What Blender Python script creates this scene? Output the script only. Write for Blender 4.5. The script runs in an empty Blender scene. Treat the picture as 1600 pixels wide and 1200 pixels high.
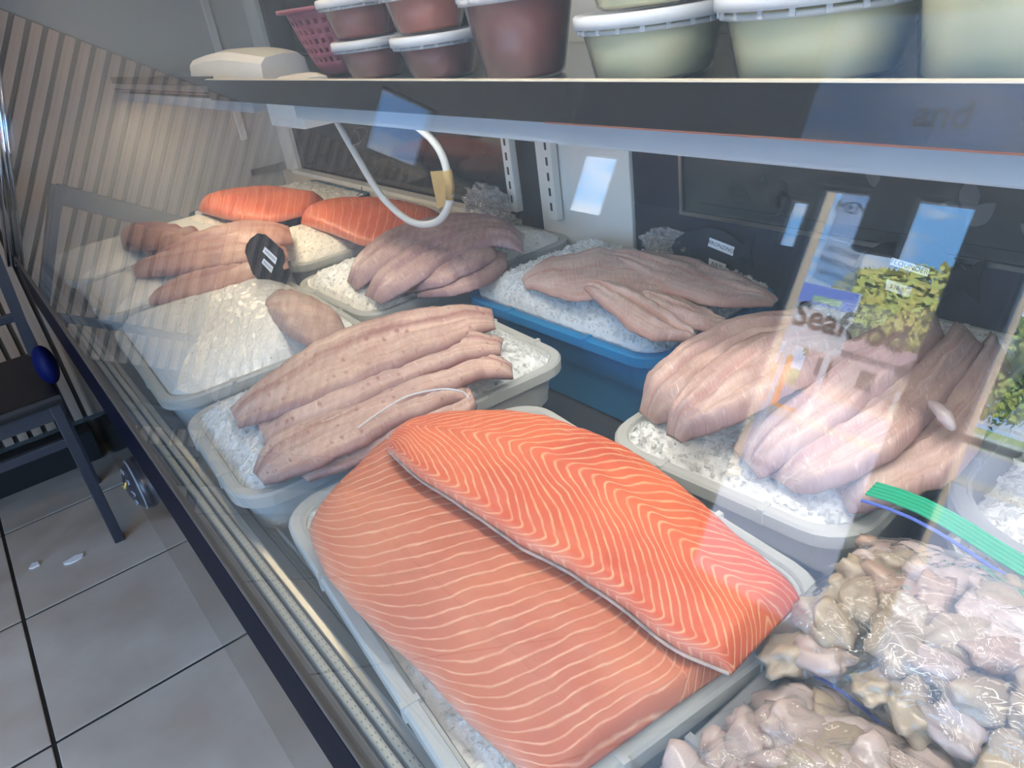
import bpy, bmesh, math, random
from mathutils import Vector, Matrix, noise
import numpy as np
random.seed(7)
scene = bpy.context.scene
COL = scene.collection

# ------------------------------------------------------------------ camera, world, sun, exposure
F_PX, PX, PY = 1156.0, 800.0, 600.0
CAM = Vector((0, 0, 1.19))
_Y = Vector((-170 - PX, 123 - PY, F_PX)).normalized()
_X = Vector((2615 - PX, -290 - PY, F_PX)); _X = (_X - _Y * _X.dot(_Y)).normalized()
_Z = _X.cross(_Y)
ROT = Matrix((_X, _Y, _Z))                     # camera axes (right, down, forward) -> world
right, down, fwd = ROT.col[0], ROT.col[1], ROT.col[2]
cd = bpy.data.cameras.new('camera'); cam = bpy.data.objects.new('camera', cd); COL.objects.link(cam)
cd.sensor_width = 36; cd.lens = 36 * F_PX / 1600; cd.clip_start = 0.01; cd.clip_end = 300
cam.matrix_world = Matrix(((right.x, -down.x, -fwd.x, CAM.x), (right.y, -down.y, -fwd.y, CAM.y), (right.z, -down.z, -fwd.z, CAM.z), (0, 0, 0, 1)))
scene.camera = cam

def W(px, py, z):                              # the place at height z that the photo shows at a pixel
    d = ROT @ Vector((px - PX, py - PY, F_PX))
    return CAM + d * ((z - CAM.z) / d.z)
def WX(px, py, x):                             # the same on an upright plane parallel to the case
    d = ROT @ Vector((px - PX, py - PY, F_PX))
    return CAM + d * (x / d.x)

world = bpy.data.worlds.new('sky'); scene.world = world; world.use_nodes = True
nt = world.node_tree; bg = nt.nodes['Background']
tc = nt.nodes.new('ShaderNodeTexCoord'); mp = nt.nodes.new('ShaderNodeMapping'); mp.inputs['Scale'].default_value = (3, 3, 9); mp.inputs['Location'].default_value = (.0, .55, .35)
nz = nt.nodes.new('ShaderNodeTexNoise'); nz.inputs['Scale'].default_value = 2.2; nz.inputs['Detail'].default_value = 5
rp = nt.nodes.new('ShaderNodeValToRGB'); rp.color_ramp.elements[0].position = .47; rp.color_ramp.elements[1].position = .70
rp.color_ramp.elements[0].color = (.17, .45, .92, 1); rp.color_ramp.elements[1].color = (.95, .93, .90, 1)
nt.links.new(tc.outputs['Generated'], mp.inputs[0]); nt.links.new(mp.outputs[0], nz.inputs['Vector'])
nt.links.new(nz.outputs['Fac'], rp.inputs[0]); nt.links.new(rp.outputs[0], bg.inputs['Color'])
bg.inputs['Strength'].default_value = 12.0
sd = bpy.data.lights.new('sun', 'SUN'); sd.energy = 60; sd.angle = .01; sd.color = (1, .93, .8)
sun = bpy.data.objects.new('sun', sd); COL.objects.link(sun)
sun.rotation_euler = Vector((-.55, .35, -.75)).to_track_quat('-Z', 'Y').to_euler()
def area(name, loc, tgt, sx, sy, energy, color=(1, 1, 1)):
    l = bpy.data.lights.new(name, 'AREA'); l.shape = 'RECTANGLE'; l.size = sx; l.size_y = sy; l.energy = energy; l.color = color
    o = bpy.data.objects.new(name, l); COL.objects.link(o); o.location = loc
    o.rotation_euler = (Vector(tgt) - Vector(loc)).to_track_quat('-Z', 'Y').to_euler(); return o
# unseen ceiling lamps added as warm fill (their housings are built with the ceiling)
FILL_LAMPS = [(-.75, -1.3), (-.75, -.2), (1.55, .4), (1.55, 2.0)]
for lx, ly in FILL_LAMPS:
    area('ceiling_fill_light', (lx, ly, 2.555), (lx, ly, 0), 1.1, .28, 19, (1, .87, .70))
# daylight portals in the shop windows
def portal(y0, y1, z0, z1):
    o = area('daylight_portal', (-1.93, (y0 + y1) / 2, (z0 + z1) / 2), (0, (y0 + y1) / 2, (z0 + z1) / 2), y1 - y0, z1 - z0, 1)
    o.data.cycles.is_portal = True
scene.view_settings.view_transform = 'Standard'; scene.view_settings.look = 'None'
scene.view_settings.gamma = 1; scene.view_settings.use_curve_mapping = False
scene.view_settings.exposure = -0.30
cy = scene.cycles
cy.use_denoising = True; cy.caustics_reflective = False; cy.caustics_refractive = False
cy.max_bounces = 6; cy.diffuse_bounces = 3; cy.glossy_bounces = 4; cy.transparent_max_bounces = 20; cy.use_adaptive_sampling = True; cy.adaptive_threshold = .1; cy.adaptive_min_samples = 16; cy.sample_clamp_indirect = 6

# ------------------------------------------------------------------ materials
MATS = {}
def pset(b, k, v):
    if k in b.inputs: b.inputs[k].default_value = v
def mat(name, col=(.5, .5, .5), rough=.5, metal=0, noise_amt=0, noise_scale=20, bump=0, bump_scale=60, coat=0, sss=0, trans=0, col2=None, spec=.5, stretch=None):
    if name in MATS: return MATS[name]
    m = bpy.data.materials.new(name); m.use_nodes = True; MATS[name] = m
    t = m.node_tree; b = t.nodes['Principled BSDF']
    pset(b, 'Base Color', (*col, 1)); pset(b, 'Roughness', rough); pset(b, 'Metallic', metal)
    pset(b, 'Coat Weight', coat); pset(b, 'Coat Roughness', .08); pset(b, 'Specular IOR Level', spec)
    if sss: pset(b, 'Subsurface Weight', sss); pset(b, 'Subsurface Radius', (.012, .006, .004)); pset(b, 'Subsurface Scale', 1.0)
    if trans: pset(b, 'Transmission Weight', trans); pset(b, 'IOR', 1.31)
    c = t.nodes.new('ShaderNodeTexCoord'); src = c.outputs['Object']
    if stretch:
        mpn = t.nodes.new('ShaderNodeMapping'); mpn.inputs['Scale'].default_value = stretch; t.links.new(src, mpn.inputs[0]); src = mpn.outputs[0]
    if noise_amt or col2:
        n = t.nodes.new('ShaderNodeTexNoise'); n.inputs['Scale'].default_value = noise_scale; n.inputs['Detail'].default_value = 6
        t.links.new(src, n.inputs['Vector'])
        r = t.nodes.new('ShaderNodeValToRGB'); r.color_ramp.elements[0].position = .35; r.color_ramp.elements[1].position = .68
        c2 = col2 or tuple(max(0, x * (1 - noise_amt)) for x in col)
        r.color_ramp.elements[0].color = (*c2, 1); r.color_ramp.elements[1].color = (*col, 1)
        t.links.new(n.outputs['Fac'], r.inputs[0]); t.links.new(r.outputs[0], b.inputs['Base Color'])
    if bump:
        n2 = t.nodes.new('ShaderNodeTexNoise'); n2.inputs['Scale'].default_value = bump_scale; n2.inputs['Detail'].default_value = 4
        t.links.new(src, n2.inputs['Vector'])
        bp = t.nodes.new('ShaderNodeBump'); bp.inputs['Strength'].default_value = bump; bp.inputs['Distance'].default_value = .01
        t.links.new(n2.outputs['Fac'], bp.inputs['Height']); t.links.new(bp.outputs[0], b.inputs['Normal'])
    return m
def film(name, tint, refl, rough=.0, dust=0.0, dust_col=(.8, .82, .8), bump=0, bump_scale=30, ior=1.5, stretch=None):
    """clear sheet: see-through, mirror-like by angle, with a thin dusty veil"""
    if name in MATS: return MATS[name]
    m = bpy.data.materials.new(name); m.use_nodes = True; MATS[name] = m
    t = m.node_tree; t.nodes.remove(t.nodes['Principled BSDF']); out = t.nodes['Material Output']
    tr = t.nodes.new('ShaderNodeBsdfTransparent'); tr.inputs[0].default_value = (*tint, 1)
    gl = t.nodes.new('ShaderNodeBsdfGlossy'); gl.inputs['Roughness'].default_value = rough
    fr = t.nodes.new('ShaderNodeLayerWeight')      # Schlick reflectance, the same from both sides of the sheet
    pw = t.nodes.new('ShaderNodeMath'); pw.operation = 'POWER'; pw.inputs[1].default_value = 5; t.links.new(fr.outputs['Facing'], pw.inputs[0])
    f0 = ((ior - 1) / (ior + 1)) ** 2
    sc_ = t.nodes.new('ShaderNodeMath'); sc_.operation = 'MULTIPLY_ADD'; sc_.inputs[1].default_value = 1 - f0; sc_.inputs[2].default_value = f0; t.links.new(pw.outputs[0], sc_.inputs[0])
    mu = t.nodes.new('ShaderNodeMath'); mu.operation = 'MULTIPLY'; mu.inputs[1].default_value = refl; mu.use_clamp = True
    t.links.new(sc_.outputs[0], mu.inputs[0])
    mx = t.nodes.new('ShaderNodeMixShader'); t.links.new(mu.outputs[0], mx.inputs[0]); t.links.new(tr.outputs[0], mx.inputs[1]); t.links.new(gl.outputs[0], mx.inputs[2])
    last = mx
    if dust:
        df = t.nodes.new('ShaderNodeBsdfDiffuse'); df.inputs[0].default_value = (*dust_col, 1)
        m2 = t.nodes.new('ShaderNodeMixShader'); m2.inputs[0].default_value = dust
        t.links.new(mx.outputs[0], m2.inputs[1]); t.links.new(df.outputs[0], m2.inputs[2]); last = m2
    if bump:
        c = t.nodes.new('ShaderNodeTexCoord'); src = c.outputs['Object']
        if stretch:
            mpn = t.nodes.new('ShaderNodeMapping'); mpn.inputs['Scale'].default_value = stretch; t.links.new(src, mpn.inputs[0]); src = mpn.outputs[0]
        n2 = t.nodes.new('ShaderNodeTexNoise'); n2.inputs['Scale'].default_value = bump_scale; n2.inputs['Detail'].default_value = 3; n2.inputs['Distortion'].default_value = .8
        t.links.new(src, n2.inputs['Vector'])
        bp = t.nodes.new('ShaderNodeBump'); bp.inputs['Strength'].default_value = bump; bp.inputs['Distance'].default_value = .02
        t.links.new(n2.outputs['Fac'], bp.inputs['Height'])
        t.links.new(bp.outputs[0], gl.inputs['Normal']); t.links.new(bp.outputs[0], fr.inputs['Normal'])
    t.links.new(last.outputs[0], out.inputs[0]); return m
def translucent(name, col, mixf=.4, rough=.35, alpha=0.0):
    if name in MATS: return MATS[name]
    m = mat(name, col, rough, noise_amt=.06, noise_scale=14, spec=.5); t = m.node_tree; out = t.nodes['Material Output']; b = t.nodes['Principled BSDF']
    tl = t.nodes.new('ShaderNodeBsdfTranslucent'); tl.inputs[0].default_value = (*col, 1)
    mx = t.nodes.new('ShaderNodeMixShader'); mx.inputs[0].default_value = mixf
    t.links.new(b.outputs[0], mx.inputs[1]); t.links.new(tl.outputs[0], mx.inputs[2]); last = mx
    if alpha:
        tr = t.nodes.new('ShaderNodeBsdfTransparent'); m2 = t.nodes.new('ShaderNodeMixShader'); m2.inputs[0].default_value = alpha
        t.links.new(mx.outputs[0], m2.inputs[1]); t.links.new(tr.outputs[0], m2.inputs[2]); last = m2
    t.links.new(last.outputs[0], out.inputs[0]); return m
def emit(name, col, s):
    if name in MATS: return MATS[name]
    m = bpy.data.materials.new(name); m.use_nodes = True; MATS[name] = m
    b = m.node_tree.nodes['Principled BSDF']; pset(b, 'Base Color', (*col, 1)); pset(b, 'Emission Color', (*col, 1)); pset(b, 'Emission Strength', s); return m

def fish_mat(name, base, dark, blood, band=.5, bandw=.10, rough=.28, grain=60, spots=0.0, streak=.5):
    """raw fillet flesh: pale muscle, a darker blood line along the middle, fine grain across"""
    if name in MATS: return MATS[name]
    m = bpy.data.materials.new(name); m.use_nodes = True; MATS[name] = m
    t = m.node_tree; b = t.nodes['Principled BSDF']; N = t.nodes.new; L = t.links.new
    uv = N('ShaderNodeUVMap'); uv.uv_map = 'UVMap'; sp = N('ShaderNodeSeparateXYZ'); L(uv.outputs[0], sp.inputs[0])
    oc = N('ShaderNodeTexCoord')
    n1 = N('ShaderNodeTexNoise'); n1.inputs['Scale'].default_value = 22; n1.inputs['Detail'].default_value = 5; L(oc.outputs['Object'], n1.inputs['Vector'])
    r1 = N('ShaderNodeValToRGB'); r1.color_ramp.elements[0].position = .36; r1.color_ramp.elements[1].position = .66
    r1.color_ramp.elements[0].color = (*dark, 1); r1.color_ramp.elements[1].color = (*base, 1); L(n1.outputs['Fac'], r1.inputs[0])
    # blood line
    wob = N('ShaderNodeMath'); wob.operation = 'MULTIPLY_ADD'; wob.inputs[1].default_value = .16; L(n1.outputs['Fac'], wob.inputs[0]); L(sp.outputs[1], wob.inputs[2])
    d = N('ShaderNodeMath'); d.operation = 'SUBTRACT'; d.inputs[1].default_value = band + .08; L(wob.outputs[0], d.inputs[0])
    ab = N('ShaderNodeMath'); ab.operation = 'ABSOLUTE'; L(d.outputs[0], ab.inputs[0])
    mr = N('ShaderNodeMapRange'); mr.inputs[1].default_value = bandw; mr.inputs[2].default_value = 0; mr.inputs[3].default_value = 0; mr.inputs[4].default_value = .75; L(ab.outputs[0], mr.inputs[0])
    mx = N('ShaderNodeMixRGB'); mx.inputs[2].default_value = (*blood, 1); L(mr.outputs[0], mx.inputs[0]); L(r1.outputs[0], mx.inputs[1])
    last = mx
    # streaks running the length of the side
    mp5 = N('ShaderNodeMapping'); mp5.inputs['Scale'].default_value = (2.2, 15, 1); L(uv.outputs[0], mp5.inputs[0])
    n5 = N('ShaderNodeTexNoise'); n5.inputs['Scale'].default_value = 1.0; n5.inputs['Detail'].default_value = 5; n5.inputs['Distortion'].default_value = .5; L(mp5.outputs[0], n5.inputs['Vector'])
    r5 = N('ShaderNodeMapRange'); r5.inputs[1].default_value = .52; r5.inputs[2].default_value = .70; r5.inputs[3].default_value = 0; r5.inputs[4].default_value = streak; L(n5.outputs['Fac'], r5.inputs[0])
    mx5 = N('ShaderNodeMixRGB'); mx5.inputs[2].default_value = (*[(c + d_) / 2 for c, d_ in zip(blood, dark)], 1); L(r5.outputs[0], mx5.inputs[0]); L(last.outputs[0], mx5.inputs[1]); last = mx5
    r6 = N('ShaderNodeMapRange'); r6.inputs[1].default_value = .46; r6.inputs[2].default_value = .30; r6.inputs[3].default_value = 0; r6.inputs[4].default_value = streak * .8; L(n5.outputs['Fac'], r6.inputs[0])
    mx6 = N('ShaderNodeMixRGB'); mx6.inputs[2].default_value = (*[min(1, c * 1.3 + .04) for c in base], 1); L(r6.outputs[0], mx6.inputs[0]); L(last.outputs[0], mx6.inputs[1]); last = mx6
    # grain: fine pale muscle lines
    mp2 = N('ShaderNodeMapping'); mp2.inputs['Scale'].default_value = (grain, 7, 1); L(uv.outputs[0], mp2.inputs[0])
    n2 = N('ShaderNodeTexNoise'); n2.inputs['Scale'].default_value = 1.0; n2.inputs['Detail'].default_value = 4; n2.inputs['Distortion'].default_value = .6; L(mp2.outputs[0], n2.inputs['Vector'])
    r2 = N('ShaderNodeValToRGB'); r2.color_ramp.elements[0].position = .60; r2.color_ramp.elements[1].position = .74
    r2.color_ramp.elements[0].color = (0, 0, 0, 1); r2.color_ramp.elements[1].color = (.35, .35, .35, 1); L(n2.outputs['Fac'], r2.inputs[0])
    mx2 = N('ShaderNodeMixRGB'); mx2.inputs[2].default_value = (.86, .78, .72, 1); L(r2.outputs[0], mx2.inputs[0]); L(last.outputs[0], mx2.inputs[1]); last = mx2
    if spots:
        mp3 = N('ShaderNodeMapping'); mp3.inputs['Scale'].default_value = (26, 5, 1); L(uv.outputs[0], mp3.inputs[0])
        vo = N('ShaderNodeTexVoronoi'); vo.inputs['Scale'].default_value = 1.0; L(mp3.outputs[0], vo.inputs['Vector'])
        r3 = N('ShaderNodeMapRange'); r3.inputs[1].default_value = .10; r3.inputs[2].default_value = .26; r3.inputs[3].default_value = spots; r3.inputs[4].default_value = 0; L(vo.outputs['Distance'], r3.inputs[0])
        mx3 = N('ShaderNodeMixRGB'); mx3.inputs[2].default_value = (*blood, 1); L(r3.outputs[0], mx3.inputs[0]); L(last.outputs[0], mx3.inputs[1]); last = mx3
    e1 = N('ShaderNodeMath'); e1.operation = 'SUBTRACT'; e1.inputs[1].default_value = .5; L(sp.outputs[1], e1.inputs[0])  # long edges darkened to paint the shaded gaps between fillets
    e2 = N('ShaderNodeMath'); e2.operation = 'ABSOLUTE'; L(e1.outputs[0], e2.inputs[0])
    e3 = N('ShaderNodeMapRange'); e3.inputs[1].default_value = .36; e3.inputs[2].default_value = .5; e3.inputs[3].default_value = 0; e3.inputs[4].default_value = .75; L(e2.outputs[0], e3.inputs[0])
    mx4 = N('ShaderNodeMixRGB'); mx4.inputs[2].default_value = (*[c * .7 for c in blood], 1); L(e3.outputs[0], mx4.inputs[0]); L(last.outputs[0], mx4.inputs[1]); last = mx4
    L(last.outputs[0], b.inputs['Base Color'])
    bp = N('ShaderNodeBump'); bp.inputs['Strength'].default_value = .35; bp.inputs['Distance'].default_value = .004; L(n2.outputs['Fac'], bp.inputs['Height']); L(bp.outputs[0], b.inputs['Normal'])
    pset(b, 'Roughness', rough + .15); pset(b, 'Specular IOR Level', .35); pset(b, 'Coat Weight', .15); pset(b, 'Coat Roughness', .18)
    pset(b, 'Subsurface Weight', .25); pset(b, 'Subsurface Radius', (.014, .006, .004)); pset(b, 'Subsurface Scale', .6)
    return m
def salmon_mat(name, base, dark, line, curve, count, width=.16, seam=.74, rough=.3, wob=.03):
    """orange flesh with the pale zigzag muscle lines of a salmon side; curve: v -> shift of the lines along the side"""
    if name in MATS: return MATS[name]
    m = bpy.data.materials.new(name); m.use_nodes = True; MATS[name] = m
    t = m.node_tree; b = t.nodes['Principled BSDF']; N = t.nodes.new; L = t.links.new
    def M(op, a=None, bb=None, c=None):
        n = N('ShaderNodeMath'); n.operation = op
        for i, x in enumerate((a, bb, c)):
            if x is None: continue
            if isinstance(x, (int, float)): n.inputs[i].default_value = x
            else: L(x, n.inputs[i])
        return n.outputs[0]
    uv = N('ShaderNodeUVMap'); uv.uv_map = 'UVMap'; sp = N('ShaderNodeSeparateXYZ'); L(uv.outputs[0], sp.inputs[0])
    u, v = sp.outputs[0], sp.outputs[1]
    fc = N('ShaderNodeFloatCurve'); L(v, fc.inputs['Value']); cm = fc.mapping; c0 = cm.curves[0]
    pts = curve
    c0.points[0].location = pts[0]; c0.points[1].location = pts[-1]
    for p in pts[1:-1]: c0.points.new(*p)
    cm.update()
    oc = N('ShaderNodeTexCoord')
    n1 = N('ShaderNodeTexNoise'); n1.inputs['Scale'].default_value = 24; n1.inputs['Detail'].default_value = 4; L(oc.outputs['Object'], n1.inputs['Vector'])
    s = M('ADD', u, M('SUBTRACT', fc.outputs[0], .5))
    s = M('ADD', s, M('MULTIPLY', M('SUBTRACT', n1.outputs['Fac'], .5), wob))
    s = M('MULTIPLY', s, count)
    fr = M('FRACT', s); tri = M('ABSOLUTE', M('SUBTRACT', fr, .5))      # 0 on the line
    mr = N('ShaderNodeMapRange'); mr.interpolation_type = 'SMOOTHSTEP'; mr.inputs[1].default_value = 0; mr.inputs[2].default_value = width; mr.inputs[3].default_value = 1; mr.inputs[4].default_value = 0; L(tri, mr.inputs[0])
    n3 = N('ShaderNodeTexNoise'); n3.inputs['Scale'].default_value = 55; n3.inputs['Detail'].default_value = 3; L(oc.outputs['Object'], n3.inputs['Vector'])
    st = N('ShaderNodeMapRange'); st.inputs[1].default_value = .3; st.inputs[2].default_value = .62; st.inputs[3].default_value = .35; st.inputs[4].default_value = .9; L(n3.outputs['Fac'], st.inputs[0])
    ln = M('MULTIPLY', mr.outputs[0], st.outputs[0])
    # seam along the side
    sv = M('ABSOLUTE', M('SUBTRACT', M('ADD', v, M('MULTIPLY', M('SUBTRACT', n3.outputs['Fac'], .5), .05)), seam))
    sm = N('ShaderNodeMapRange'); sm.inputs[1].default_value = 0; sm.inputs[2].default_value = .008; sm.inputs[3].default_value = .55; sm.inputs[4].default_value = 0; L(sv, sm.inputs[0])
    ln2 = M('MAXIMUM', ln, M('MULTIPLY', sm.outputs[0], st.outputs[0]))
    r1 = N('ShaderNodeValToRGB'); r1.color_ramp.elements[0].position = .38; r1.color_ramp.elements[1].position = .62
    r1.color_ramp.elements[0].color = (*dark, 1); r1.color_ramp.elements[1].color = (*base, 1)
    n4 = N('ShaderNodeTexNoise'); n4.inputs['Scale'].default_value = 9; n4.inputs['Detail'].default_value = 6; L(oc.outputs['Object'], n4.inputs['Vector']); L(n4.outputs['Fac'], r1.inputs[0])
    mx = N('ShaderNodeMixRGB'); mx.inputs[2].default_value = (*line, 1); L(ln2, mx.inputs[0]); L(r1.outputs[0], mx.inputs[1])
    # pale fat at the cut belly edge
    eg = N('ShaderNodeMapRange'); eg.inputs[1].default_value = .0; eg.inputs[2].default_value = .06; eg.inputs[3].default_value = .55; eg.inputs[4].default_value = 0; L(v, eg.inputs[0])
    mx2 = N('ShaderNodeMixRGB'); mx2.inputs[2].default_value = (.85, .55, .42, 1); L(M('MULTIPLY', eg.outputs[0], n3.outputs['Fac']), mx2.inputs[0]); L(mx.outputs[0], mx2.inputs[1])
    L(mx2.outputs[0], b.inputs['Base Color'])
    bp = N('ShaderNodeBump'); bp.inputs['Strength'].default_value = .3; bp.inputs['Distance'].default_value = .003; L(M('ADD', ln2, n3.outputs['Fac']), bp.inputs['Height']); L(bp.outputs[0], b.inputs['Normal'])
    pset(b, 'Roughness', rough + .15); pset(b, 'Specular IOR Level', .3); pset(b, 'Coat Weight', .10); pset(b, 'Coat Roughness', .2)
    pset(b, 'Subsurface Weight', .2); pset(b, 'Subsurface Radius', (.012, .004, .002)); pset(b, 'Subsurface Scale', .6)
    return m

# ------------------------------------------------------------------ mesh helpers
def link(o, parent=None):
    COL.objects.link(o)
    if parent is not None: o.parent = parent
    return o
def mk(name, vs, fs, m, parent=None, smooth=False, uvs=None):
    me = bpy.data.meshes.new(name); me.from_pydata([tuple(v) for v in vs], [], fs); me.update()
    if smooth:
        for p in me.polygons: p.use_smooth = True
    if uvs is not None:
        ul = me.uv_layers.new(name='UVMap')
        for lp in me.loops: ul.data[lp.index].uv = uvs[lp.vertex_index]
    if m is not None: me.materials.append(MATS[m] if isinstance(m, str) else m)
    return link(bpy.data.objects.new(name, me), parent)
def tag(o, label=None, cat=None, group=None, kind=None):
    if label: o['label'] = label
    if cat: o['category'] = cat
    if group: o['group'] = group
    if kind: o['kind'] = kind
    return o
def empty(name, loc=(0, 0, 0), rz=0):
    o = bpy.data.objects.new(name, None); o.empty_display_size = .05; COL.objects.link(o); o.location = loc; o.rotation_euler = (0, 0, rz); return o
class MB:
    def __init__(s): s.v = []; s.f = []
    def add(s, vs, fs):
        b = len(s.v); s.v += [Vector(v) for v in vs]; s.f += [tuple(i + b for i in f) for f in fs]; return s
    def box(s, lo, hi, bev=0):
        x0, y0, z0 = lo; x1, y1, z1 = hi
        if not bev:
            s.add([(x0, y0, z0), (x1, y0, z0), (x1, y1, z0), (x0, y1, z0), (x0, y0, z1), (x1, y0, z1), (x1, y1, z1), (x0, y1, z1)],
                  [(3, 2, 1, 0), (4, 5, 6, 7), (0, 1, 5, 4), (1, 2, 6, 5), (2, 3, 7, 6), (3, 0, 4, 7)]); return s
        bm = bmesh.new(); bmesh.ops.create_cube(bm, size=1)
        for v in bm.verts: v.co = Vector(((x0 + x1) / 2 + v.co.x * (x1 - x0), (y0 + y1) / 2 + v.co.y * (y1 - y0), (z0 + z1) / 2 + v.co.z * (z1 - z0)))
        bmesh.ops.bevel(bm, geom=bm.edges[:], offset=bev, segments=2, affect='EDGES', profile=.6)
        bm.verts.index_update(); s.add([v.co.copy() for v in bm.verts], [tuple(v.index for v in f.verts) for f in bm.faces]); bm.free(); return s
    def tube(s, pts, r, n=10, cap=True):
        pts = [Vector(p) for p in pts]; rs = r if isinstance(r, (list, tuple)) else [r] * len(pts); base = len(s.v); prev = None
        for i, p in enumerate(pts):
            d = (pts[min(i + 1, len(pts) - 1)] - pts[max(i - 1, 0)]).normalized()
            a = (prev - d * prev.dot(d)) if prev else (Vector((0, 0, 1)).cross(d) if abs(d.z) < .9 else Vector((1, 0, 0)).cross(d))
            a.normalize(); prev = a; bb = d.cross(a)
            for k in range(n):
                t = 2 * math.pi * k / n; s.v.append(p + (a * math.cos(t) + bb * math.sin(t)) * rs[i])
        for i in range(len(pts) - 1):
            for k in range(n):
                a = base + i * n + k; b2 = base + i * n + (k + 1) % n; s.f.append((a, b2, b2 + n, a + n))
        if cap:
            s.f.append(tuple(base + k for k in range(n))[::-1]); e = base + (len(pts) - 1) * n; s.f.append(tuple(e + k for k in range(n)))
        return s
    def loft(s, loops, close_start=False, close_end=False):
        base = len(s.v); n = len(loops[0])
        for lp in loops: s.v += [Vector(p) for p in lp]
        for i in range(len(loops) - 1):
            for k in range(n):
                a = base + i * n + k; b2 = base + i * n + (k + 1) % n; s.f.append((a, b2, b2 + n, a + n))
        if close_start: s.f.append(tuple(base + k for k in range(n))[::-1])
        if close_end: e = base + (len(loops) - 1) * n; s.f.append(tuple(e + k for k in range(n)))
        return s
    def lathe(s, prof, n=32, c=(0, 0, 0), cs=False, ce=False):
        loops = [[(c[0] + r * math.cos(2 * math.pi * k / n), c[1] + r * math.sin(2 * math.pi * k / n), c[2] + z) for k in range(n)] for r, z in prof]
        return s.loft(loops, cs, ce)
    def prism(s, poly, axis_a, axis_b, org, th):
        a, b = Vector(axis_a), Vector(axis_b); nn = a.cross(b).normalized(); o = Vector(org); n = len(poly)
        f1 = [o + a * p[0] + b * p[1] for p in poly]; f2 = [p + nn * th for p in f1]
        s.add(f1 + f2, [tuple(range(n))[::-1], tuple(range(n, 2 * n))] + [(i, (i + 1) % n, n + (i + 1) % n, n + i) for i in range(n)]); return s
    def build(s, name, m, parent=None, smooth=False): return mk(name, s.v, s.f, m, parent, smooth)
def box(name, lo, hi, m, parent=None, bev=0):
    return MB().box(lo, hi, bev).build(name, m, parent)
def rrect(w, l, r, z, n=6, cx=0, cy=0):
    pts = []
    for (sx, sy, a0) in ((1, 1, 0), (-1, 1, 90), (-1, -1, 180), (1, -1, 270)):
        for k in range(n + 1):
            a = math.radians(a0 + 90 * k / n)
            pts.append((cx + sx * (w / 2 - r) + r * math.cos(a), cy + sy * (l / 2 - r) + r * math.sin(a), z))
    return pts
def crom(pts, n):
    """Catmull-Rom through points (lists of Vectors), n samples"""
    out = []; m = len(pts)
    for i in range(n):
        t = i / (n - 1) * (m - 1); k = min(int(t), m - 2); f = t - k
        p0, p1, p2, p3 = pts[max(k - 1, 0)], pts[k], pts[k + 1], pts[min(k + 2, m - 1)]
        out.append(.5 * ((2 * p1) + (p2 - p0) * f + (2 * p0 - 5 * p1 + 4 * p2 - p3) * f * f + (3 * p1 - p0 - 3 * p2 + p3) * f ** 3))
    return out
_dg = None
def text_mesh(name, s, size, m, parent, origin, xa, ya, align='CENTER', bold=0.0, ext=.0004):
    cu = bpy.data.curves.new(name, 'FONT'); cu.body = s; cu.size = size; cu.align_x = align; cu.align_y = 'CENTER'; cu.extrude = ext; cu.offset = bold; cu.resolution_u = 3
    o = bpy.data.objects.new(name, cu); COL.objects.link(o); bpy.context.view_layer.update()
    me = bpy.data.meshes.new_from_object(o.evaluated_get(bpy.context.evaluated_depsgraph_get())); COL.objects.unlink(o); bpy.data.objects.remove(o)
    xa = Vector(xa).normalized(); ya = Vector(ya).normalized(); za = xa.cross(ya)
    me.transform(Matrix(((xa.x, ya.x, za.x, origin[0]), (xa.y, ya.y, za.y, origin[1]), (xa.z, ya.z, za.z, origin[2]), (0, 0, 0, 1))))
    me.materials.clear(); me.materials.append(MATS[m]); me.name = name
    return link(bpy.data.objects.new(name, me), parent)

# common materials
mat('tile', (.58, .525, .46), .35, col2=(.45, .38, .31), noise_scale=5, bump=.04, bump_scale=40)
mat('grout', (.02, .02, .02), .8)
mat('steel', (.50, .465, .40), .12, metal=1)
mat('steel_brushed', (.55, .56, .55), .3, metal=1, noise_amt=.1, noise_scale=30, stretch=(1, .05, 1))
mat('black_gloss', (.008, .008, .016), .3, spec=.04); MATS['black_gloss'].node_tree.nodes['Principled BSDF'].inputs['IOR'].default_value = 1.12
mat('black_matte', (.012, .012, .013), .6)
mat('brown_gasket', (.10, .085, .07), .5)
mat('spacer', (.42, .44, .41), .45, metal=.5)
mat('spacer_hole', (.08, .09, .08), .6)
mat('deck', (.05, .05, .055), .35)
mat('trough', (.10, .11, .105), .35, metal=.3)
mat('white_enamel', (.80, .78, .72), .35, noise_amt=.08, noise_scale=8)
mat('end_panel', (.55, .53, .48), .4, noise_amt=.06, noise_scale=4)
mat('beige_sill', (.72, .64, .50), .4, noise_amt=.1)
mat('navy_panel', (.035, .04, .055), .3, noise_amt=.3, noise_scale=6)
mat('dark_pane', (.035, .028, .024), .08, noise_amt=.25, noise_scale=5)
mat('floral_pane', (.075, .085, .075), .12, col2=(.028, .03, .034), noise_scale=3)
mat('leaf_print', (.03, .035, .034), .3)
mat('leaf_print_light', (.085, .088, .09), .3)
mat('fascia_black', (.020, .020, .020), .18)
mat('strip_lens', (.33, .38, .42), .35)
mat('rust_line', (.22, .08, .05), .5)
mat('slot_dark', (.03, .02, .015), .7)
mat('wall_grey', (.30, .31, .29), .7, noise_amt=.06, noise_scale=3)
mat('wall_white', (.62, .62, .60), .7)
mat('wall_dark', (.05, .05, .05), .6)
mat('slat_wood', (.58, .42, .31), .55, col2=(.44, .31, .22), noise_scale=3, stretch=(8, 8, .6))
mat('slat_back', (.11, .11, .105), .7)
mat('frame_dark', (.012, .012, .014), .3)
mat('chair_metal', (.035, .04, .055), .35)
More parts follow.
